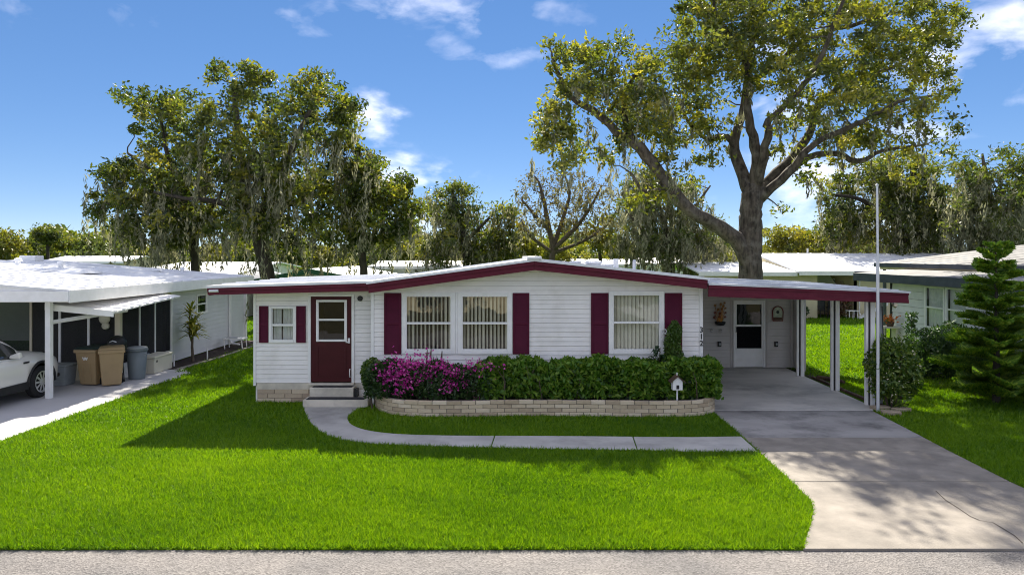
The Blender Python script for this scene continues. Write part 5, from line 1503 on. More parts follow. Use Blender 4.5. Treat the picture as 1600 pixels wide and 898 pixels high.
for (y0, y1, z0, z1) in ((37.3, 42, 2.50, 3.0), (42, 47, 3.0, 2.5)):
    mb = MB(); mb.hexa([(10.2, y0, z0), (15.58, y0, z0), (15.58, y1, z1), (10.2, y1, z1), (10.2, y0, z0 + .08), (15.58, y0, z0 + .08), (15.58, y1, z1 + .08), (10.2, y1, z1 + .08)]); mb.build('roof', 'roofwhite', ch_)
MB().box(10.2, 15.58, 37.24, 37.3, 2.36, 2.59).build('fascia', 'trim', ch_)
MB().tube([(19.05, 44, 3.5), (19.05, 44, 3.95)], .06, 8).build('vent_pipe', 'galv', ch_)
x = (1323 - 800) * 38 / F
wn = MB().box(18.55, 19.08, 40.33, 40.398, 1.0, 2.1).build('window', 'trim', ch_)
MB().box(18.60, 18.82, 40.32, 40.33, 1.05, 2.05).build('pane', 'glass_car', wn)
MB().box(18.85, 19.05, 40.32, 40.33, 1.05, 2.05).build('pane', 'glass_car', wn)
mb = MB(); mb.hexa([(17.6, 39.2, 1.62), (18.75, 39.2, 1.62), (18.75, 40.35, 2.3), (17.6, 40.35, 2.3), (17.6, 39.2, 1.66), (18.75, 39.2, 1.66), (18.75, 40.35, 2.34), (17.6, 40.35, 2.34)]); mb.build('awning', 'trim', ch_)
mb = MB(); mb.add([(18.75, 39.2, 1.62), (18.75, 40.35, 2.3), (18.75, 40.35, 1.6)], [(0, 1, 2)]); mb.build('awning_side', 'trim', ch_)
MB().tube([(19.3, 37.2, 2.4), (19.3, 37.9, 2.2), (19.3, 37.93, .3), (19.25, 37.6, .1)], .04, 7).build('downspout', 'trim', ch_)
MB().hexa([(19.0, 37.3, 0), (20.6, 37.4, .75), (20.6, 37.6, .75), (19.0, 37.5, 0), (19.0, 37.3, .12), (20.6, 37.4, .90), (20.6, 37.6, .90), (19.0, 37.5, .12)]).build('ramp_rail', 'trim', ch_)
for i, x in enumerate((17.25, 17.85)):
    c = empty('patio_chair', (x, 37.9, 0), ('dark metal patio chair nearest the cream wall on the porch', 'dark metal patio chair beside the red leaved shrub')[i], 'chair', 'patio chairs at the cream house')
    MB().box(x - .22, x + .22, 37.7, 38.1, .42, .45).build('seat', 'black', c)
    MB().box(x - .22, x + .22, 38.1, 38.13, .48, .95).build('backrest', 'black', c)
    for sx in (-.2, .2):
        for sy in (37.72, 38.1): MB().tube([(x + sx, sy, 0), (x + sx, sy, .62 if sy < 38 else .95)], .018, 6).build('leg', 'black', c)
        MB().tube([(x + sx, 37.72, .62), (x + sx, 38.1, .66)], .018, 6).build('armrest', 'black', c)
tb = empty('side_table', (18.75, 37.6, 0), 'small white slatted table on the lawn by the cream house', 'table')
MB().box(18.45, 19.0, 37.4, 37.85, .42, .46).build('top', 'trim', tb)
for sx in (18.5, 18.7, 18.95):
    for sy in (37.44, 37.8): MB().tube([(sx, sy, 0), (sx, sy, .42)], .02, 6).build('leg', 'trim', tb)
o = empty('red_shrub', (18.25, 38.2, 0), 'reddish leaved shrub on the porch of the cream house', 'shrub')
P = rng.normal(size=(900, 3)) * np.array([.28, .2, .42]) + np.array([18.25, 38.1, .85]); leaves_mesh('foliage', P[P[:, 2] > .02], .16, .07, 'redleaf' if 'redleaf' in M else 'shrubleaf', o)
MB().tube([(18.25, 38.1, 0), (18.25, 38.1, .9)], [.03, .015], 6).build('stem', 'twig', o)
o = empty('round_shrub', (15.7, 37.5, 0), 'low round green shrub against the cream wall', 'shrub')
P = unit(rng.normal(size=(900, 3))) * (rng.random((900, 1)) ** .4) * np.array([.55, .4, .42]) + np.array([15.75, 37.5, .42]); leaves_mesh('foliage', P, .14, .07, 'shrubleaf', o); MB().tube([(15.75, 37.5, 0), (15.75, 37.5, .5)], [.03, .015], 6).build('stem', 'twig', o)
fr = empty('fruit_pot', (12.9, 24.6, 0), 'orange flowers in a pot on a small stand by the corner of the green house', 'flower pot')
MB().box(13.3, 13.88, 24.4, 24.9, .86, .92).build('stand_top', 'boxcream', fr)
for sx in (13.36, 13.82): MB().box(sx - .04, sx + .04, 24.5, 24.8, 0, .86).build('leg', 'boxcream', fr)
v = MB(); v.lathe([(.10, 0), (.15, .16)], (13.62, 24.6, .92), 12); v.build('pot', 'wood', fr)
P = rng.normal(size=(120, 3)) * np.array([.12, .1, .08]) + np.array([13.62, 24.6, 1.18]); leaves_mesh('blossom', P, .08, .06, 'orange', fr)

# house and driveway across the road (behind the viewer, it shows in the window panes)
oh = plain_house('cream house with a tan roof on the far side of the road', -9, 6, -11, -19, 2.6, 3.5, 'cream', 'oldroof', 'trim', 'x', over=.3, windows=0)
oh['group'] = 'houses across the road'
for x in (-6, -1.5, 3):
    f = MB().box(x - .8, x + .8, -10.96, -10.9, .9, 2.1).build('window', 'trim', oh); MB().box(x - .7, x + .7, -10.9, -10.89, 1.0, 2.0).build('pane', 'glass_car', f)
MB().box(7, 14, -16, 1.25, -.05, .012).build('far_driveway', 'concrete_pale', kind='structure')

# ================================================================== TREES
def limb_px(pts, Y):
    """pts: (px, py, r_px, dY) -> world points and radii"""
    W_ = []; r = []
    for (px, py, rp, dy) in pts:
        W_.append(Vector(U(px, py, Y + dy))); r.append(rp * (Y + dy) / F)
    return W_, r


def subdiv(pts, rad, k=3, jit=.0):
    q = []; s = []
    for i in range(len(pts) - 1):
        p0 = pts[max(i - 1, 0)]; p1 = pts[i]; p2 = pts[i + 1]; p3 = pts[min(i + 2, len(pts) - 1)]
        for j in range(k):
            t = j / k
            v = .5 * ((2 * p1) + (p2 - p0) * t + (2 * p0 - 5 * p1 + 4 * p2 - p3) * t * t + (3 * p1 - p0 - 3 * p2 + p3) * t ** 3)
            q.append(v + Vector((random.gauss(0, jit), random.gauss(0, jit), random.gauss(0, jit)))); s.append(rad[i] + (rad[i + 1] - rad[i]) * t)
    q.append(pts[-1]); s.append(rad[-1])
    return q, s


def grow(root, limbs, clumps, bark, name='limb', sides=6, first_name='trunk', tip=.010, maxr=.11, fine=False, thick=1.0):
    """limbs: list of (points, radii), the first is the trunk. Every clump gets a branch from the nearest wood."""
    sk_p = []; sk_r = []; sk_l = []
    meshes = []
    for li, (p, r) in enumerate(limbs):
        mb = MB(); mb.tube(p, r, 26 if li == 0 and fine else 16 if fine else 9, jit=.05, ridge=.055 if fine else 0); meshes.append(mb)
        for a, b in zip(p, r):
            sk_p.append(tuple(a)); sk_r.append(b); sk_l.append(li)
    A = np.array(sk_p); Rr = np.array(sk_r); Lb = np.array(sk_l)
    base_z = A[Lb == 0][:, 2].max() * .55
    C = np.array(clumps)
    d0 = np.min(np.linalg.norm(C[:, None, :] - A[None, :, :], axis=2), axis=1)
    for ci in np.argsort(d0):
        c = C[ci]
        d = np.linalg.norm(A - c, axis=1) + np.maximum(0, A[:, 2] - c[2]) * .6 + np.where((Lb == 0) & (A[:, 2] < base_z), 50, 0)
        k = int(np.argmin(d)); a = Vector(A[k]); e = Vector(c); l = (e - a).length
        if l < .12: continue
        r0 = min(Rr[k] * .62, (.018 + l * .016) * thick, maxr)
        m1 = a.lerp(e, .35) + Vector((random.gauss(0, .07), random.gauss(0, .07), random.gauss(.02, .06))) * l
        m2 = a.lerp(e, .7) + Vector((random.gauss(0, .06), random.gauss(0, .06), random.gauss(.04, .05))) * l
        p, r = subdiv([a, m1, m2, e], [r0, r0 * .8, r0 * .55, tip], 2)
        meshes[Lb[k]].tube(p, r, sides, cap=False)
        A = np.concatenate([A, np.array([tuple(v) for v in p[1:]])]); Rr = np.concatenate([Rr, r[1:]]); Lb = np.concatenate([Lb, np.full(len(p) - 1, Lb[k])])
    for li, mb in enumerate(meshes):
        mb.build(first_name if li == 0 else name, bark, root, smooth=True)


def clumps_from(blobs, n, Y, minz=1.2):
    w = np.array([b[2] * b[3] * (b[6] if len(b) > 6 else 1) for b in blobs], float); w /= w.sum()
    out_ = []
    for _ in range(n):
        b = blobs[int(rng.choice(len(blobs), p=w))]
        a = rng.random() * 6.283; q = math.sqrt(rng.random())
        px = b[0] + math.cos(a) * q * b[2]; py = b[1] + math.sin(a) * q * b[3]
        yy = Y + b[4] + rng.normal(0, b[5])
        x, y, z = U(px, py, yy)
        if z < minz: z = minz + rng.random() * .5
        out_.append((x, y, z))
    return out_


def foliage(root, clumps, nleaf, rad, L_, W_, m, flat=.7, name='crown', bias=(0, 0, -.2), lo=.5):
    C = np.array(clumps); n = len(C)
    cnt = (nleaf * rng.uniform(lo, 1.5, n)).astype(int)
    idx = np.repeat(np.arange(n), cnt)
    e = rng.normal(size=(len(idx), 3)); e = e / np.maximum(np.linalg.norm(e, axis=1, keepdims=True), .6) * rng.random((len(idx), 1)) ** .6
    rr = (rad * rng.uniform(.55, 1.25, n))[idx][:, None]
    P = C[idx] + e * rr * np.array([1, 1, flat])
    tone = rng.normal(.42, .2, n)[idx]
    return leaves_mesh(name, P, L_, W_, m, root, bias=bias, rvar=tone, fold=.12)


def moss(root, clumps, per, length, width, zoff=-.1, frac=1.0, spread=.35):
    """tangled beards: many short drooping fibres round a hanging axis"""
    C = np.array(clumps); C = C[rng.random(len(C)) < frac]
    nb = max(1, int(round(per / 5)))
    B = np.repeat(C, nb, axis=0) + rng.normal(0, spread, (len(C) * nb, 3)) * np.array([1, 1, .6])
    ln = length * rng.gamma(2.2, .32, len(B)) + .15
    k = 22; t = rng.random((len(B), k)) ** .8
    wd = (.055 + .5 * width) * rng.uniform(.5, 1.5, len(B))[:, None] * (1 - .75 * t)
    sway = rng.normal(0, .10, (len(B), 2))
    X = B[:, 0:1] + rng.normal(size=t.shape) * wd + sway[:, 0:1] * t; Yy = B[:, 1:2] + rng.normal(size=t.shape) * wd + sway[:, 1:2] * t
    Z = B[:, 2:3] + zoff - t * ln[:, None]
    P = np.stack([X, Yy, Z], 2).reshape(-1, 3); P = P[P[:, 2] > .3]
    return leaves_mesh('spanish_moss', P, .34, .055 + .2 * width, 'moss', root, bias=(0, 0, -2.6))


# --- the big oak behind the carport
OY = 26.0
oak = empty('oak_tree', (U(1172, 500, OY)[0], OY, 0), 'huge spreading oak with a thick trunk rising behind the carport roof', 'tree')
TX = U(1172, 400, OY)[0]
tp = [Vector((TX + .05, OY, -.05)), Vector((TX + .02, OY, .5))] + limb_px([(1173, 480, 19, 0), (1172, 432, 18, 0), (1173, 385, 17, 0), (1173, 340, 16.5, 0), (1176, 305, 17, 0), (1180, 282, 13, 0)], OY)[0]
tr = [.75, .56, .47, .44, .415, .40, .42, .3]
limbs = [subdiv(tp, tr, 6, .012)]
for pts in (
    [(1170, 415, 15, 0), (1150, 375, 14, -.2), (1112, 348, 13, -.5), (1080, 330, 12, -.9), (1045, 290, 11, -1.3), (1018, 253, 10.5, -1.6), (990, 222, 9.5, -1.8), (962, 205, 8, -2), (925, 172, 6, -2.2), (890, 148, 4.5, -2.3), (868, 105, 3, -2.2), (862, 82, 1.6, -2.2)],
    [(988, 220, 7, -1.8), (975, 175, 5, -1.4), (985, 130, 3.5, -1.2), (1010, 100, 2.5, -1)],
    [(1045, 290, 6, -1.3), (1010, 300, 3, -1.8), (985, 270, 2.2, -2.2)],
    [(1172, 300, 12, 0), (1156, 262, 10, .3), (1147, 222, 8.5, .6), (1160, 180, 7.5, .8), (1166, 130, 6, .9), (1175, 70, 5, 1.1), (1195, 10, 4, 1.2), (1215, -50, 2.5, 1.2)],
    [(1148, 225, 6, .5), (1128, 212, 5, .5), (1105, 218, 4, .3), (1078, 195, 3, .2), (1062, 160, 2, .2)],
    [(1178, 300, 12, 0), (1184, 255, 9.5, -.3), (1176, 215, 8.5, -.5), (1168, 170, 7, -.6), (1172, 120, 6, -.8), (1150, 70, 4.5, -1.2), (1120, 20, 3, -1.4), (1110, -30, 2, -1.4)],
    [(1182, 295, 9, -.1), (1193, 245, 7.5, -.7), (1202, 205, 6.5, -1.1), (1200, 190, 6, -1.2), (1250, 140, 5, -1.8), (1285, 85, 4, -2.3), (1310, 20, 3, -2.6), (1330, -40, 2, -2.6)],
    [(1168, 130, 5, .9), (1215, 100, 5, 1.2), (1260, 60, 4.5, 1.5), (1330, 40, 3.5, 1.8), (1400, 20, 2, 2)],
    [(1184, 300, 11, .1), (1212, 272, 9.5, .5), (1248, 235, 8.5, .9), (1268, 200, 7, 1.2), (1280, 165, 6, 1.4), (1325, 130, 5, 1.8), (1395, 105, 3.5, 2.4), (1460, 70, 2, 2.6)],
    [(1184, 310, 9, -.1), (1210, 290, 8, -.5), (1240, 262, 7, -1), (1262, 235, 6, -1.4), (1300, 210, 5.5, -1.8), (1350, 190, 4, -2.4), (1400, 160, 3, -2.7), (1455, 150, 2, -2.8)],
    [(1182, 318, 9, 0), (1220, 280, 7.5, .2), (1262, 246, 6, .3), (1310, 240, 5.5, .4), (1340, 252, 4.5, .4), (1385, 235, 3, .3), (1450, 225, 2, .2)],
):
    p, r = limb_px(pts, OY); limbs.append(subdiv(p, [q * .86 for q in r], 3, .02))
blobs = [(905, 110, 52, 40, -2.2, .8), (880, 78, 34, 22, -2.2, .6), (955, 85, 48, 34, -1.8, .9), (925, 165, 66, 42, -2.1, .9), (880, 225, 38, 34, -2.3, .7), (985, 165, 48, 46, -1.6, 1), (945, 225, 55, 28, -2, .9), (905, 255, 26, 20, -2.2, .5, .6),
         (1008, 55, 20, 12, -1, .4, .5), (1090, 62, 58, 56, -1, 1.4), (1050, 130, 66, 52, -.8, 1.4), (1118, 108, 66, 54, -.8, 1.6), (1060, 190, 48, 36, -.4, 1.2), (1150, 20, 90, 58, -.6, 1.8), (1100, 195, 46, 34, .2, 1),
         (1235, 10, 100, 56, 0, 2), (1200, 85, 78, 54, 0, 1.8), (1305, 50, 96, 62, 0, 2.2), (1385, 35, 86, 56, 1, 2), (1455, 35, 54, 44, 2, 1.2), (1290, 125, 78, 44, 0, 2), (1372, 112, 76, 46, 1, 2), (1435, 92, 56, 44, 2, 1.2), (1468, 140, 32, 34, 2, 1),
         (1410, 175, 48, 28, -1, 1.4), (1330, 175, 66, 34, -1, 1.5), (1250, 185, 40, 26, 0, 1.2, .7), (1445, 232, 46, 26, .2, .8), (1385, 225, 58, 26, .3, 1), (1330, 215, 56, 22, 0, 1.2), (1500, 28, 18, 20, 2, .6, .7), (1488, 195, 22, 20, 0, .6, .6),
         (1100, 235, 30, 18, -.5, .6, .7), (1245, 285, 32, 18, .3, .6, .6), (1020, 290, 30, 24, -1.6, .7, .7), (1240, 330, 22, 12, .2, .5, .4),
         (1015, 150, 34, 60, -1.2, 1), (1020, 225, 40, 34, -1, .9), (1085, 262, 44, 24, -.6, .8, .6), (1010, 318, 26, 18, -1.6, .6, .5), (1300, 250, 60, 16, -.2, .8, .5), (1215, 225, 30, 30, .2, 1, .5), (870, 195, 24, 40, -2.3, .6),
         (1160, -40, 110, 40, 0, 2.4, .30), (1290, -45, 120, 45, 0, 2.4, .35), (1400, -35, 90, 40, 1, 2, .6), (1110, -15, 60, 40, -.8, 1.8, .45)]
cl = clumps_from(blobs, 1000, OY)
grow(oak, limbs, cl, 'bark', fine=True, tip=.012)
foliage(oak, cl, 56, .56, .19, .085, 'oakleaf')
low = [c for c in cl if c[2] < 9.5]
moss(oak, low, 5, .8, .05, frac=.30)

# --- the mossy oaks behind the left roofs
def px_tree(name, label, Y, trunks, blobs, ncl, nleaf, rad, L_, W_, leaf, bark='bark_dark', mossp=None, group=None, maxr=.11, tip=.012, thick=1.0):
    b0 = U(trunks[0][0][0], 400, Y)
    t = empty(name, (b0[0], Y, 0), label, 'tree', group)
    ls = []
    for i, pts in enumerate(trunks):
        p, r = limb_px(pts, Y)
        if i == 0:
            p = [Vector((p[0].x, p[0].y, -.05))] + p; r = [r[0] * 1.35] + r
        ls.append(subdiv(p, r, 3, .01))
    c = clumps_from(blobs, ncl, Y)
    grow(t, ls, c, bark, sides=5, maxr=maxr, tip=tip, thick=thick)
    foliage(t, c, nleaf, rad, L_, W_, leaf)
    if mossp:
        lowc = [q for q in c if q[2] < mossp[3]]
        if lowc: moss(t, lowc, mossp[0], mossp[1], mossp[2], frac=mossp[4], spread=.5)
    return t


MO = 'mossy oaks behind the left roofs'
px_tree('oak_tree', 'largest of the mossy oaks, its leaning grey trunk behind the green gable', 32.5,
        [[(421, 450, 11, 0), (416, 420, 11, 0), (408, 385, 10.5, 0), (398, 345, 9.5, 0), (385, 300, 8, .3), (378, 250, 7, .5), (370, 190, 5, .6), (365, 130, 3, .8)],
         [(398, 345, 7, 0), (425, 300, 6, -1), (450, 250, 5, -1.5), (470, 200, 4, -2), (500, 150, 2.5, -2)], [(392, 320, 6, 0), (350, 280, 5, 1), (305, 250, 4, 1.5), (260, 210, 2.5, 1.8)],
         [(400, 350, 6, 0), (450, 320, 5, .5), (510, 300, 3.5, 1), (560, 285, 2, 1)], [(395, 335, 6, 0), (340, 315, 4.5, -1), (290, 310, 3, -1.4), (240, 300, 2, -1.6)]],
        [(445, 160, 40, 24, -1, 1, .9), (320, 150, 30, 22, .6, 1, .8), (545, 195, 24, 40, -1.8, .9), (575, 240, 26, 24, -1, .9), (400, 250, 70, 44, -.8, 1.2), (430, 290, 70, 40, -1, 1.2), (400, 335, 60, 30, -1, 1), (365, 118, 46, 26, .8, 1.2), (405, 140, 40, 30, .5, 1.3), (350, 165, 52, 30, .5, 1.4), (300, 180, 40, 28, 1, 1.2), (430, 190, 54, 34, -.5, 1.6), (480, 140, 40, 22, -1.6, 1), (515, 160, 40, 34, -2, 1.2), (500, 210, 54, 34, -1.6, 1.4), (545, 150, 18, 18, -2, .6, .7), (370, 230, 90, 42, .4, 2), (470, 260, 76, 38, -.5, 2), (540, 250, 34, 38, -.6, 1.3), (420, 310, 120, 40, 0, 2.2), (330, 280, 70, 44, .5, 2), (540, 310, 40, 34, .6, 1.4), (420, 365, 130, 26, 0, 2, .9)],
        400, 68, .68, .24, .11, 'darkleaf', mossp=(11, 1.6, .085, 8.8, .8), group=MO)
px_tree('oak_tree', 'mossy oak with drooping grey beards left of the leaning trunk, above the white roof', 34,
        [[(305, 440, 7, 0), (305, 400, 7, 0), (300, 360, 6, 0), (290, 320, 5, 0), (270, 270, 4, 0), (255, 210, 3, 0), (250, 170, 2, 0)],
         [(300, 360, 5, 0), (260, 330, 4, -.5), (210, 310, 3, -1), (165, 320, 2, -1)], [(292, 330, 4, 0), (240, 270, 3, 1), (200, 240, 2, 1)], [(297, 350, 4, 0), (335, 320, 3, -1), (350, 290, 2, -1)]],
        [(220, 155, 36, 18, 0, 1, .8), (255, 170, 36, 26, 0, 1.2), (205, 210, 22, 20, .6, .8, .7), (270, 220, 48, 36, 0, 1.5), (215, 270, 48, 34, .5, 1.3), (180, 270, 26, 22, .5, .8, .7), (260, 290, 60, 36, 0, 1.6), (170, 315, 38, 22, -1, 1), (210, 330, 54, 26, -.6, 1.2), (300, 330, 60, 34, 0, 1.6), (150, 330, 20, 10, -1, .6, .6), (240, 365, 70, 22, 0, 1.5)],
        235, 72, .68, .24, .11, 'darkleaf', mossp=(12, 1.8, .085, 7.6, .85), group=MO)
px_tree('oak_tree', 'mossy oak with a straight dark trunk between the green gable and the white ridge', 33.5,
        [[(569, 445, 6, 0), (568, 420, 6, 0), (566, 390, 5.5, 0), (566, 350, 5, 0), (575, 310, 4, 0), (590, 275, 2.5, 0)], [(566, 360, 4, 0), (600, 325, 3, .6), (630, 290, 2, .8)], [(566, 350, 4, 0), (535, 320, 3, -.5), (520, 300, 2, -.5)]],
        [(560, 270, 36, 22, 0, 1.2), (600, 290, 36, 26, .3, 1), (635, 285, 18, 20, .6, .6, .8), (640, 320, 18, 16, .6, .6, .8), (570, 320, 54, 34, 0, 1.4), (600, 350, 44, 28, .2, 1.2), (545, 365, 46, 24, 0, 1.2), (625, 370, 26, 20, .4, .8)],
        135, 86, .7, .23, .11, 'darkleaf', mossp=(9, 1.4, .08, 6.2, .7), group=MO)

# --- two trees in the garden across the road (unseen, added for dark reflections in the panes)
for i, (x, y) in enumerate(((-3.8, -8.6), (4.2, -8.2))):
    t = empty('unseen_tree', (x, y, 0), ('unseen leafy tree added before the house across the road, nearer the cream porch end', 'unseen leafy tree added beside the far driveway across the road')[i], 'tree', 'unseen trees across the road')
    cl_ = [(x + rng.normal(0, 1.2), y + rng.normal(0, .9), 3.4 + rng.normal(0, .9)) for _ in range(60)]
    p, r = subdiv([Vector((x, y, -.05)), Vector((x + .05, y, 1.2)), Vector((x - .05, y, 2.6)), Vector((x, y, 3.8))], [.2, .16, .12, .05], 3, .01)
    grow(t, [(p, r)], cl_, 'bark'); foliage(t, cl_, 60, .6, .2, .09, 'darkleaf')

# --- trees of the middle distance
MD = 'trees beyond the back gardens'
px_tree('oak_tree', 'slender mossy tree standing just left of the house ridge', 52,
        [[(730, 440, 5, 0), (728, 400, 5, 0), (722, 360, 4, 0), (712, 320, 3, 0), (705, 295, 2, 0)], [(725, 380, 3, 0), (755, 350, 2.5, 0), (775, 330, 1.5, 0)]],
        [(708, 300, 30, 14, 0, 1), (695, 325, 28, 22, 0, 1.2), (725, 335, 26, 22, 0, 1.2), (700, 360, 30, 22, 0, 1.2), (745, 370, 40, 22, 0, 1.2), (780, 335, 20, 18, .5, .8), (790, 360, 22, 24, .5, .8), (680, 390, 24, 22, 0, 1), (730, 395, 60, 18, 0, 1.2), (780, 395, 26, 18, 0, 1)],
        170, 70, .95, .30, .13, 'darkleaf', mossp=(14, 1.9, .12, 9, .9), group=MD)
bare = px_tree('bare_tree', 'half bare tree of dark forked twigs with a few yellow leaves', 46,
        [[(862, 440, 5, 0), (862, 410, 5, 0), (864, 385, 4.5, 0), (856, 350, 4, 0), (850, 315, 3, 0), (842, 285, 2, 0), (835, 275, 1, 0)], [(864, 385, 4, 0), (880, 340, 3, .5), (890, 300, 2.2, .5), (880, 268, 1.2, .5)], [(864, 390, 4, 0), (900, 355, 3, -.5), (925, 320, 2.2, -.7), (940, 290, 1.2, -.8)],
         [(858, 360, 3, 0), (835, 335, 2.4, .5), (815, 312, 1.4, .5)], [(864, 395, 3, 0), (830, 370, 2.2, -.6), (815, 345, 1.2, -.7)], [(866, 395, 3, 0), (915, 375, 2.4, .4), (950, 350, 1.6, .6), (965, 325, 1, .6)]],
        [(845, 290, 34, 26, 0, 1.5), (890, 300, 46, 34, 0, 1.6), (930, 310, 36, 34, 0, 1.4), (860, 345, 60, 28, 0, 1.6), (930, 350, 46, 26, 0, 1.4), (820, 320, 16, 26, 0, 1, .8)],
        620, 6, .6, .20, .08, 'brownleaf', bark='twig', mossp=(3, .5, .06, 14, .2), group=MD, maxr=.07, tip=.02, thick=1.9)
px_tree('yellow_tree', 'yellow leaved tree low behind the house ridge', 50,
        [[(940, 440, 3, 0), (938, 410, 3, 0), (936, 380, 2.4, 0), (934, 350, 1.4, 0)], [(938, 395, 2, 0), (925, 365, 1.2, 0)]],
        [(938, 352, 26, 12, 0, .9), (930, 375, 30, 16, 0, 1), (955, 385, 24, 16, 0, 1)], 46, 60, .8, .28, .13, 'yellowleaf', bark='bark_dark', group=MD)
px_tree('broadleaf_tree', 'yellow green rounded tree behind the left slope of the house ridge', 55,
        [[(825, 440, 4, 0), (825, 410, 4, 0), (824, 385, 3, 0), (824, 365, 1.5, 0)], [(825, 400, 2.5, 0), (845, 380, 1.4, 0)]],
        [(822, 375, 24, 18, 0, 1.2), (845, 390, 36, 18, 0, 1.2), (880, 398, 40, 14, .5, 1.2), (815, 398, 20, 14, 0, 1)], 60, 62, .95, .3, .14, 'yellowleaf', group=MD)
px_tree('oak_tree', 'grey mossy tree with pale bare tops left of the big oak trunk', 42,
        [[(1045, 440, 5, 0), (1045, 410, 5, 0), (1042, 380, 4.5, 0), (1036, 340, 4, 0), (1020, 300, 3, 0), (1000, 265, 1.6, 0)], [(1042, 380, 3.5, 0), (1070, 345, 3, .5), (1095, 310, 2, .8), (1110, 290, 1.2, .8)], [(1044, 395, 3.4, 0), (1005, 360, 2.6, -.6), (980, 330, 1.5, -.8)]],
        [(1000, 280, 32, 24, 0, 1.2), (990, 320, 34, 26, 0, 1.2), (1040, 300, 40, 30, 0, 1.5), (1085, 310, 34, 26, .5, 1.2), (1030, 345, 56, 30, 0, 1.5), (1090, 350, 34, 28, .4, 1.2), (1000, 375, 40, 22, 0, 1.2), (1060, 385, 56, 20, 0, 1.2), (1120, 375, 26, 24, .5, 1)],
        190, 34, .8, .24, .10, 'farleaf', bark='twig', mossp=(20, 1.5, .10, 30, 1.0), group=MD)
px_tree('golden_shrub_tree', 'golden yellow bushy tree just right of the big oak trunk', 48,
        [[(1235, 445, 3, 0), (1234, 410, 3, 0), (1232, 385, 2.2, 0), (1228, 365, 1.2, 0)], [(1234, 400, 2, 0), (1260, 378, 1.2, 0)]],
        [(1205, 365, 18, 14, 0, .9), (1230, 375, 34, 18, 0, 1), (1262, 378, 26, 18, 0, 1), (1215, 395, 30, 14, 0, 1), (1260, 398, 36, 12, 0, 1), (1135, 395, 22, 16, 2, .8)], 80, 66, .75, .28, .13, 'yellowleaf', group=MD)
px_tree('broadleaf_tree', 'dark rounded distant tree between the golden tree and the flagpole', 75,
        [[(1285, 430, 4, 0), (1285, 405, 4, 0), (1284, 385, 3, 0), (1284, 370, 1.5, 0)], [(1285, 400, 2.5, 0), (1305, 385, 1.4, 0)]],
        [(1270, 372, 26, 12, 0, 1.6), (1300, 372, 24, 12, 0, 1.6), (1285, 390, 46, 14, 0, 1.8), (1320, 390, 22, 12, 0, 1.2)], 60, 62, 1.3, .42, .19, 'farleaf', group=MD)
px_tree('oak_tree', 'broad mossy oak behind the white roof and the flagpole', 47,
        [[(1410, 440, 8, 0), (1410, 400, 8, 0), (1412, 360, 7, 0), (1418, 320, 6, 0), (1425, 285, 4, 0), (1430, 255, 2, 0)], [(1412, 360, 5, 0), (1375, 330, 4.5, -.6), (1340, 310, 3, -1), (1305, 305, 2, -1)], [(1414, 345, 5, 0), (1455, 315, 4, .5), (1485, 290, 2, .8)], [(1412, 370, 4, 0), (1370, 365, 3, .8), (1330, 360, 2, 1)]],
        [(1345, 268, 46, 20, 0, 1.4), (1310, 300, 28, 24, -.8, 1.1), (1360, 300, 56, 30, -.4, 1.6), (1420, 265, 52, 26, 0, 1.6), (1430, 310, 56, 36, 0, 1.8), (1380, 345, 60, 30, 0, 1.8), (1320, 345, 34, 24, -.8, 1.2), (1450, 350, 46, 30, 0, 1.6), (1400, 380, 80, 16, 0, 1.6), (1310, 378, 24, 14, -.6, .8, .7)],
        290, 80, .9, .27, .12, 'darkleaf', mossp=(13, 2.0, .12, 9, .75), group=MD)
px_tree('oak_tree', 'pale mossy oak at the far right, behind the old grey roof', 42,
        [[(1560, 450, 7, 0), (1560, 400, 7, 0), (1556, 360, 6, 0), (1548, 315, 5, 0), (1540, 270, 3, 0), (1535, 240, 1.5, 0)], [(1556, 355, 4.5, 0), (1590, 310, 4, .5), (1620, 270, 2, .8)], [(1550, 330, 4, 0), (1515, 290, 3, -.5), (1500, 255, 1.6, -.6)]],
        [(1525, 258, 32, 18, 0, 1.2), (1575, 260, 38, 26, .4, 1.4), (1625, 265, 34, 30, .8, 1.4), (1515, 300, 30, 26, -.4, 1.2), (1570, 310, 52, 34, 0, 1.6), (1630, 320, 40, 40, .4, 1.6), (1520, 350, 40, 30, 0, 1.4), (1590, 360, 60, 28, 0, 1.6), (1540, 382, 60, 12, 0, 1.4)],
        230, 60, .85, .25, .11, 'farleaf', bark='twig', mossp=(18, 1.9, .11, 8.5, 1.0), group=MD)

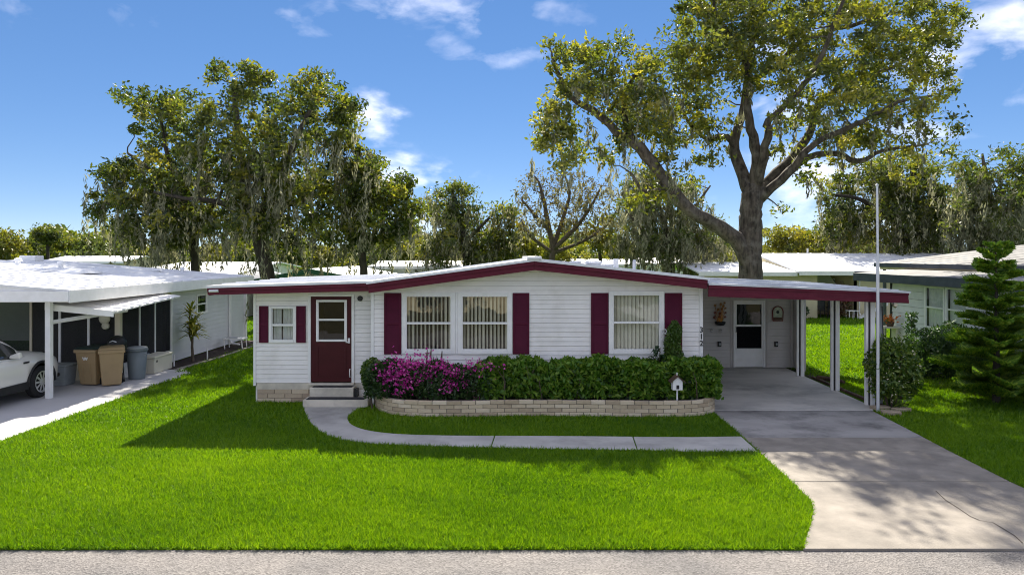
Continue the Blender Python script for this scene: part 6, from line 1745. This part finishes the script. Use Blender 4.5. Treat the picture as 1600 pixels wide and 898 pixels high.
# --- the lower trees along the horizon, each on its own
BK = 'trees along the horizon'
HZ = [  # px, top py, half width px, distance, leaf, label
    (12, 362, 26, 80, 'yellowleaf', 'yellowish bushy tree above the near end of the white roof'),
    (48, 378, 22, 88, 'farleaf', 'low dark bushy tree second along the left horizon'),
    (74, 360, 15, 84, 'farleaf', 'umbrella topped tree on a thin stem over the white roof'),
    (105, 374, 24, 90, 'yellowleaf', 'low olive tree right of the umbrella topped one'),
    (140, 356, 28, 78, 'farleaf', 'feathery green tree beside the crown edge of the mossy oaks'),
    (175, 372, 26, 86, 'farleaf', 'dark tree low under the left crown of the mossy oaks'),
    (215, 378, 26, 92, 'yellowleaf', 'sunlit olive tree seen under the hanging moss'),
    (262, 382, 28, 84, 'farleaf', 'dark green tree beneath the second mossy oak'),
    (335, 384, 28, 80, 'yellowleaf', 'bright yellow green tree between the two left trunks'),
    (385, 380, 24, 94, 'farleaf', 'dark tree just left of the leaning trunk'),
    (455, 382, 30, 86, 'farleaf', 'shaded tree above the green gable'),
    (510, 384, 28, 90, 'yellowleaf', 'sunlit tree above the right slope of the green gable'),
    (600, 382, 30, 88, 'farleaf', 'dark tree right of the straight oak trunk'),
    (650, 374, 26, 80, 'yellowleaf', 'bright green tree in the gap left of the slender mossy tree'),
    (675, 384, 22, 96, 'farleaf', 'small dark tree below the slender mossy tree'),
    (770, 392, 28, 90, 'farleaf', 'low tree right of the slender mossy tree'),
    (905, 390, 34, 92, 'farleaf', 'low dark tree behind the half bare tree'),
    (975, 380, 30, 86, 'yellowleaf', 'brownish tree between the half bare tree and the grey mossy tree'),
    (1130, 380, 30, 84, 'yellowleaf', 'yellow green tree directly left of the big oak trunk'),
    (1200, 392, 30, 100, 'farleaf', 'far tree directly right of the big oak trunk'),
    (1350, 388, 30, 96, 'farleaf', 'far dark tree behind the flagpole'),
    (1480, 384, 34, 88, 'farleaf', 'far dark tree between the two right hand oaks'),
    (1590, 380, 36, 84, 'farleaf', 'far tree at the edge behind the pine'),
]
for (px, top, hw, Y, lf, lab) in HZ:
    h_ = 412 - top
    px_tree('background_tree', lab, Y, [[(px, 430, 2.6, 0), (px + 1, 408, 2.4, 0), (px, 408 - h_ * .45, 1.8, 0), (px - 1, top + 6, .9, 0)], [(px, 405 - h_ * .3, 1.4, 0), (px + hw * .5, top + h_ * .4, .8, .5)]],
            [(px, top + h_ * .22, hw * .55, h_ * .2, 0, 1.4), (px - hw * .5, top + h_ * .48, hw * .5, h_ * .25, 0, 1.4), (px + hw * .5, top + h_ * .5, hw * .5, h_ * .25, 0, 1.4), (px, top + h_ * .75, hw * .95, h_ * .2, 0, 1.4)] if 'umbrella' not in lab else [(px, top + 8, hw, 5, 0, 1), (px - 4, top + 4, hw * .6, 4, 0, 1)],
            44, 62, 1.35, .46, .2, lf, group=BK)
# the wood that closes the horizon behind them reads as one mass
n = 60000; ang = rng.uniform(-1.0, 1.0, n); dd = rng.uniform(120, 150, n)
hh = 5.5 + 2.2 * np.sin(ang * 31) + 1.6 * np.sin(ang * 83 + 1) + rng.normal(0, .8, n)
P = np.stack([dd * np.sin(ang), dd * np.cos(ang), np.abs(rng.random(n)) ** .7 * np.maximum(hh, 2)], 1)
o = leaves_mesh('far_wood', P, 1.1, .6, 'farleaf', None); o['kind'] = 'stuff'

# ================================================================== GRASS
def ok_grass(x, y):
    bad = np.zeros(len(x), bool)
    dpoly = [(edge_at(left_edge, yy) - .0, yy) for yy in np.linspace(7.9, 15.22, 40)] + [(edge_at(right_edge, yy), yy) for yy in np.linspace(15.22, 7.9, 40)]
    bad |= inpoly(x, y, dpoly); bad |= inpoly(x, y, walk_poly)
    for (a, b, c, d) in ((-6.05, -3.1, EY - .02, 21.3), (-4.8, -3.25, 15.53, 16.2), (-3.25, 4.5, FY - .02, 22.5), (4.46, 8.5, 15.2, 21.3), (-30, -9.53, 7, 20.2), (-30, -10.0, 19, 28.5), (13.9, 30, 8, 25.3), (10.6, 30, 37.9, 60), (-15, -8, 38.9, 60)):
        bad |= (x > a) & (x < b) & (y > c) & (y < d)
    bad |= inpoly(x, y, plan)
    return ~bad


def grass(name, bands, xlim):
    Xs = []; Ys = []; Ls = []; Ws = []
    for (y0, y1, dens, l_, w_) in bands:
        xa = lambda y: y * .76 + 2.8
        m_ = xa(y1); n = int(2 * m_ * (y1 - y0) * dens)
        x = rng.uniform(-m_, m_, n); y = rng.uniform(y0, y1, n)
        k = (np.abs(x) < xa(y)) & ok_grass(x, y); x, y = x[k], y[k]
        Xs.append(x); Ys.append(y); Ls.append(np.full(len(x), l_)); Ws.append(np.full(len(x), w_))
    x = np.concatenate(Xs); y = np.concatenate(Ys); l_ = np.concatenate(Ls); w_ = np.concatenate(Ws); n = len(x)
    tuft = .5 + .5 * np.sin(x * 9 + 3 * np.sin(y * 7)) * np.sin(y * 11 + 2 * np.sin(x * 5))
    l_ = l_ * rng.uniform(.55, 1.3, n) * (.75 + .45 * tuft)
    az_ = rng.uniform(0, 6.283, n); lean = rng.uniform(.2, 1.1, n)
    d = np.stack([np.cos(az_) * np.sin(lean), np.sin(az_) * np.sin(lean), np.cos(lean)], 1)
    s = unit(np.cross(d, rng.normal(size=(n, 3)))) * (w_ * rng.uniform(.7, 1.3, n))[:, None] * .5
    b = np.stack([x, y, np.full(n, -.004)], 1)
    V = np.empty((n, 3, 3)); V[:, 0] = b - s; V[:, 1] = b + s; V[:, 2] = b + d * l_[:, None]
    fc = np.arange(n * 3).reshape(n, 3)
    patch = .48 + .13 * np.sin(x * .61 + 1.7 * np.sin(y * .43)) * np.sin(y * .77 + np.sin(x * .37)) + .10 * np.sin(x * 1.9 + 2 * np.sin(y * 1.3)) * np.sin(y * 2.3 + x * .4)
    r = np.clip(patch + rng.normal(0, .22, n), 0, 1)
    return np_mesh(name, V.reshape(-1, 3), fc, 'grassblade', None, 'stuff', np.repeat(r, 3), nper=3)


grass('grass', [(8.04, 9.5, 6800, .08, .0125), (9.5, 11.5, 4800, .08, .0145), (11.5, 14, 2900, .08, .017), (14, 19, 1350, .085, .024), (19, 28, 420, .10, .036), (28, 38, 160, .11, .05)], 0)
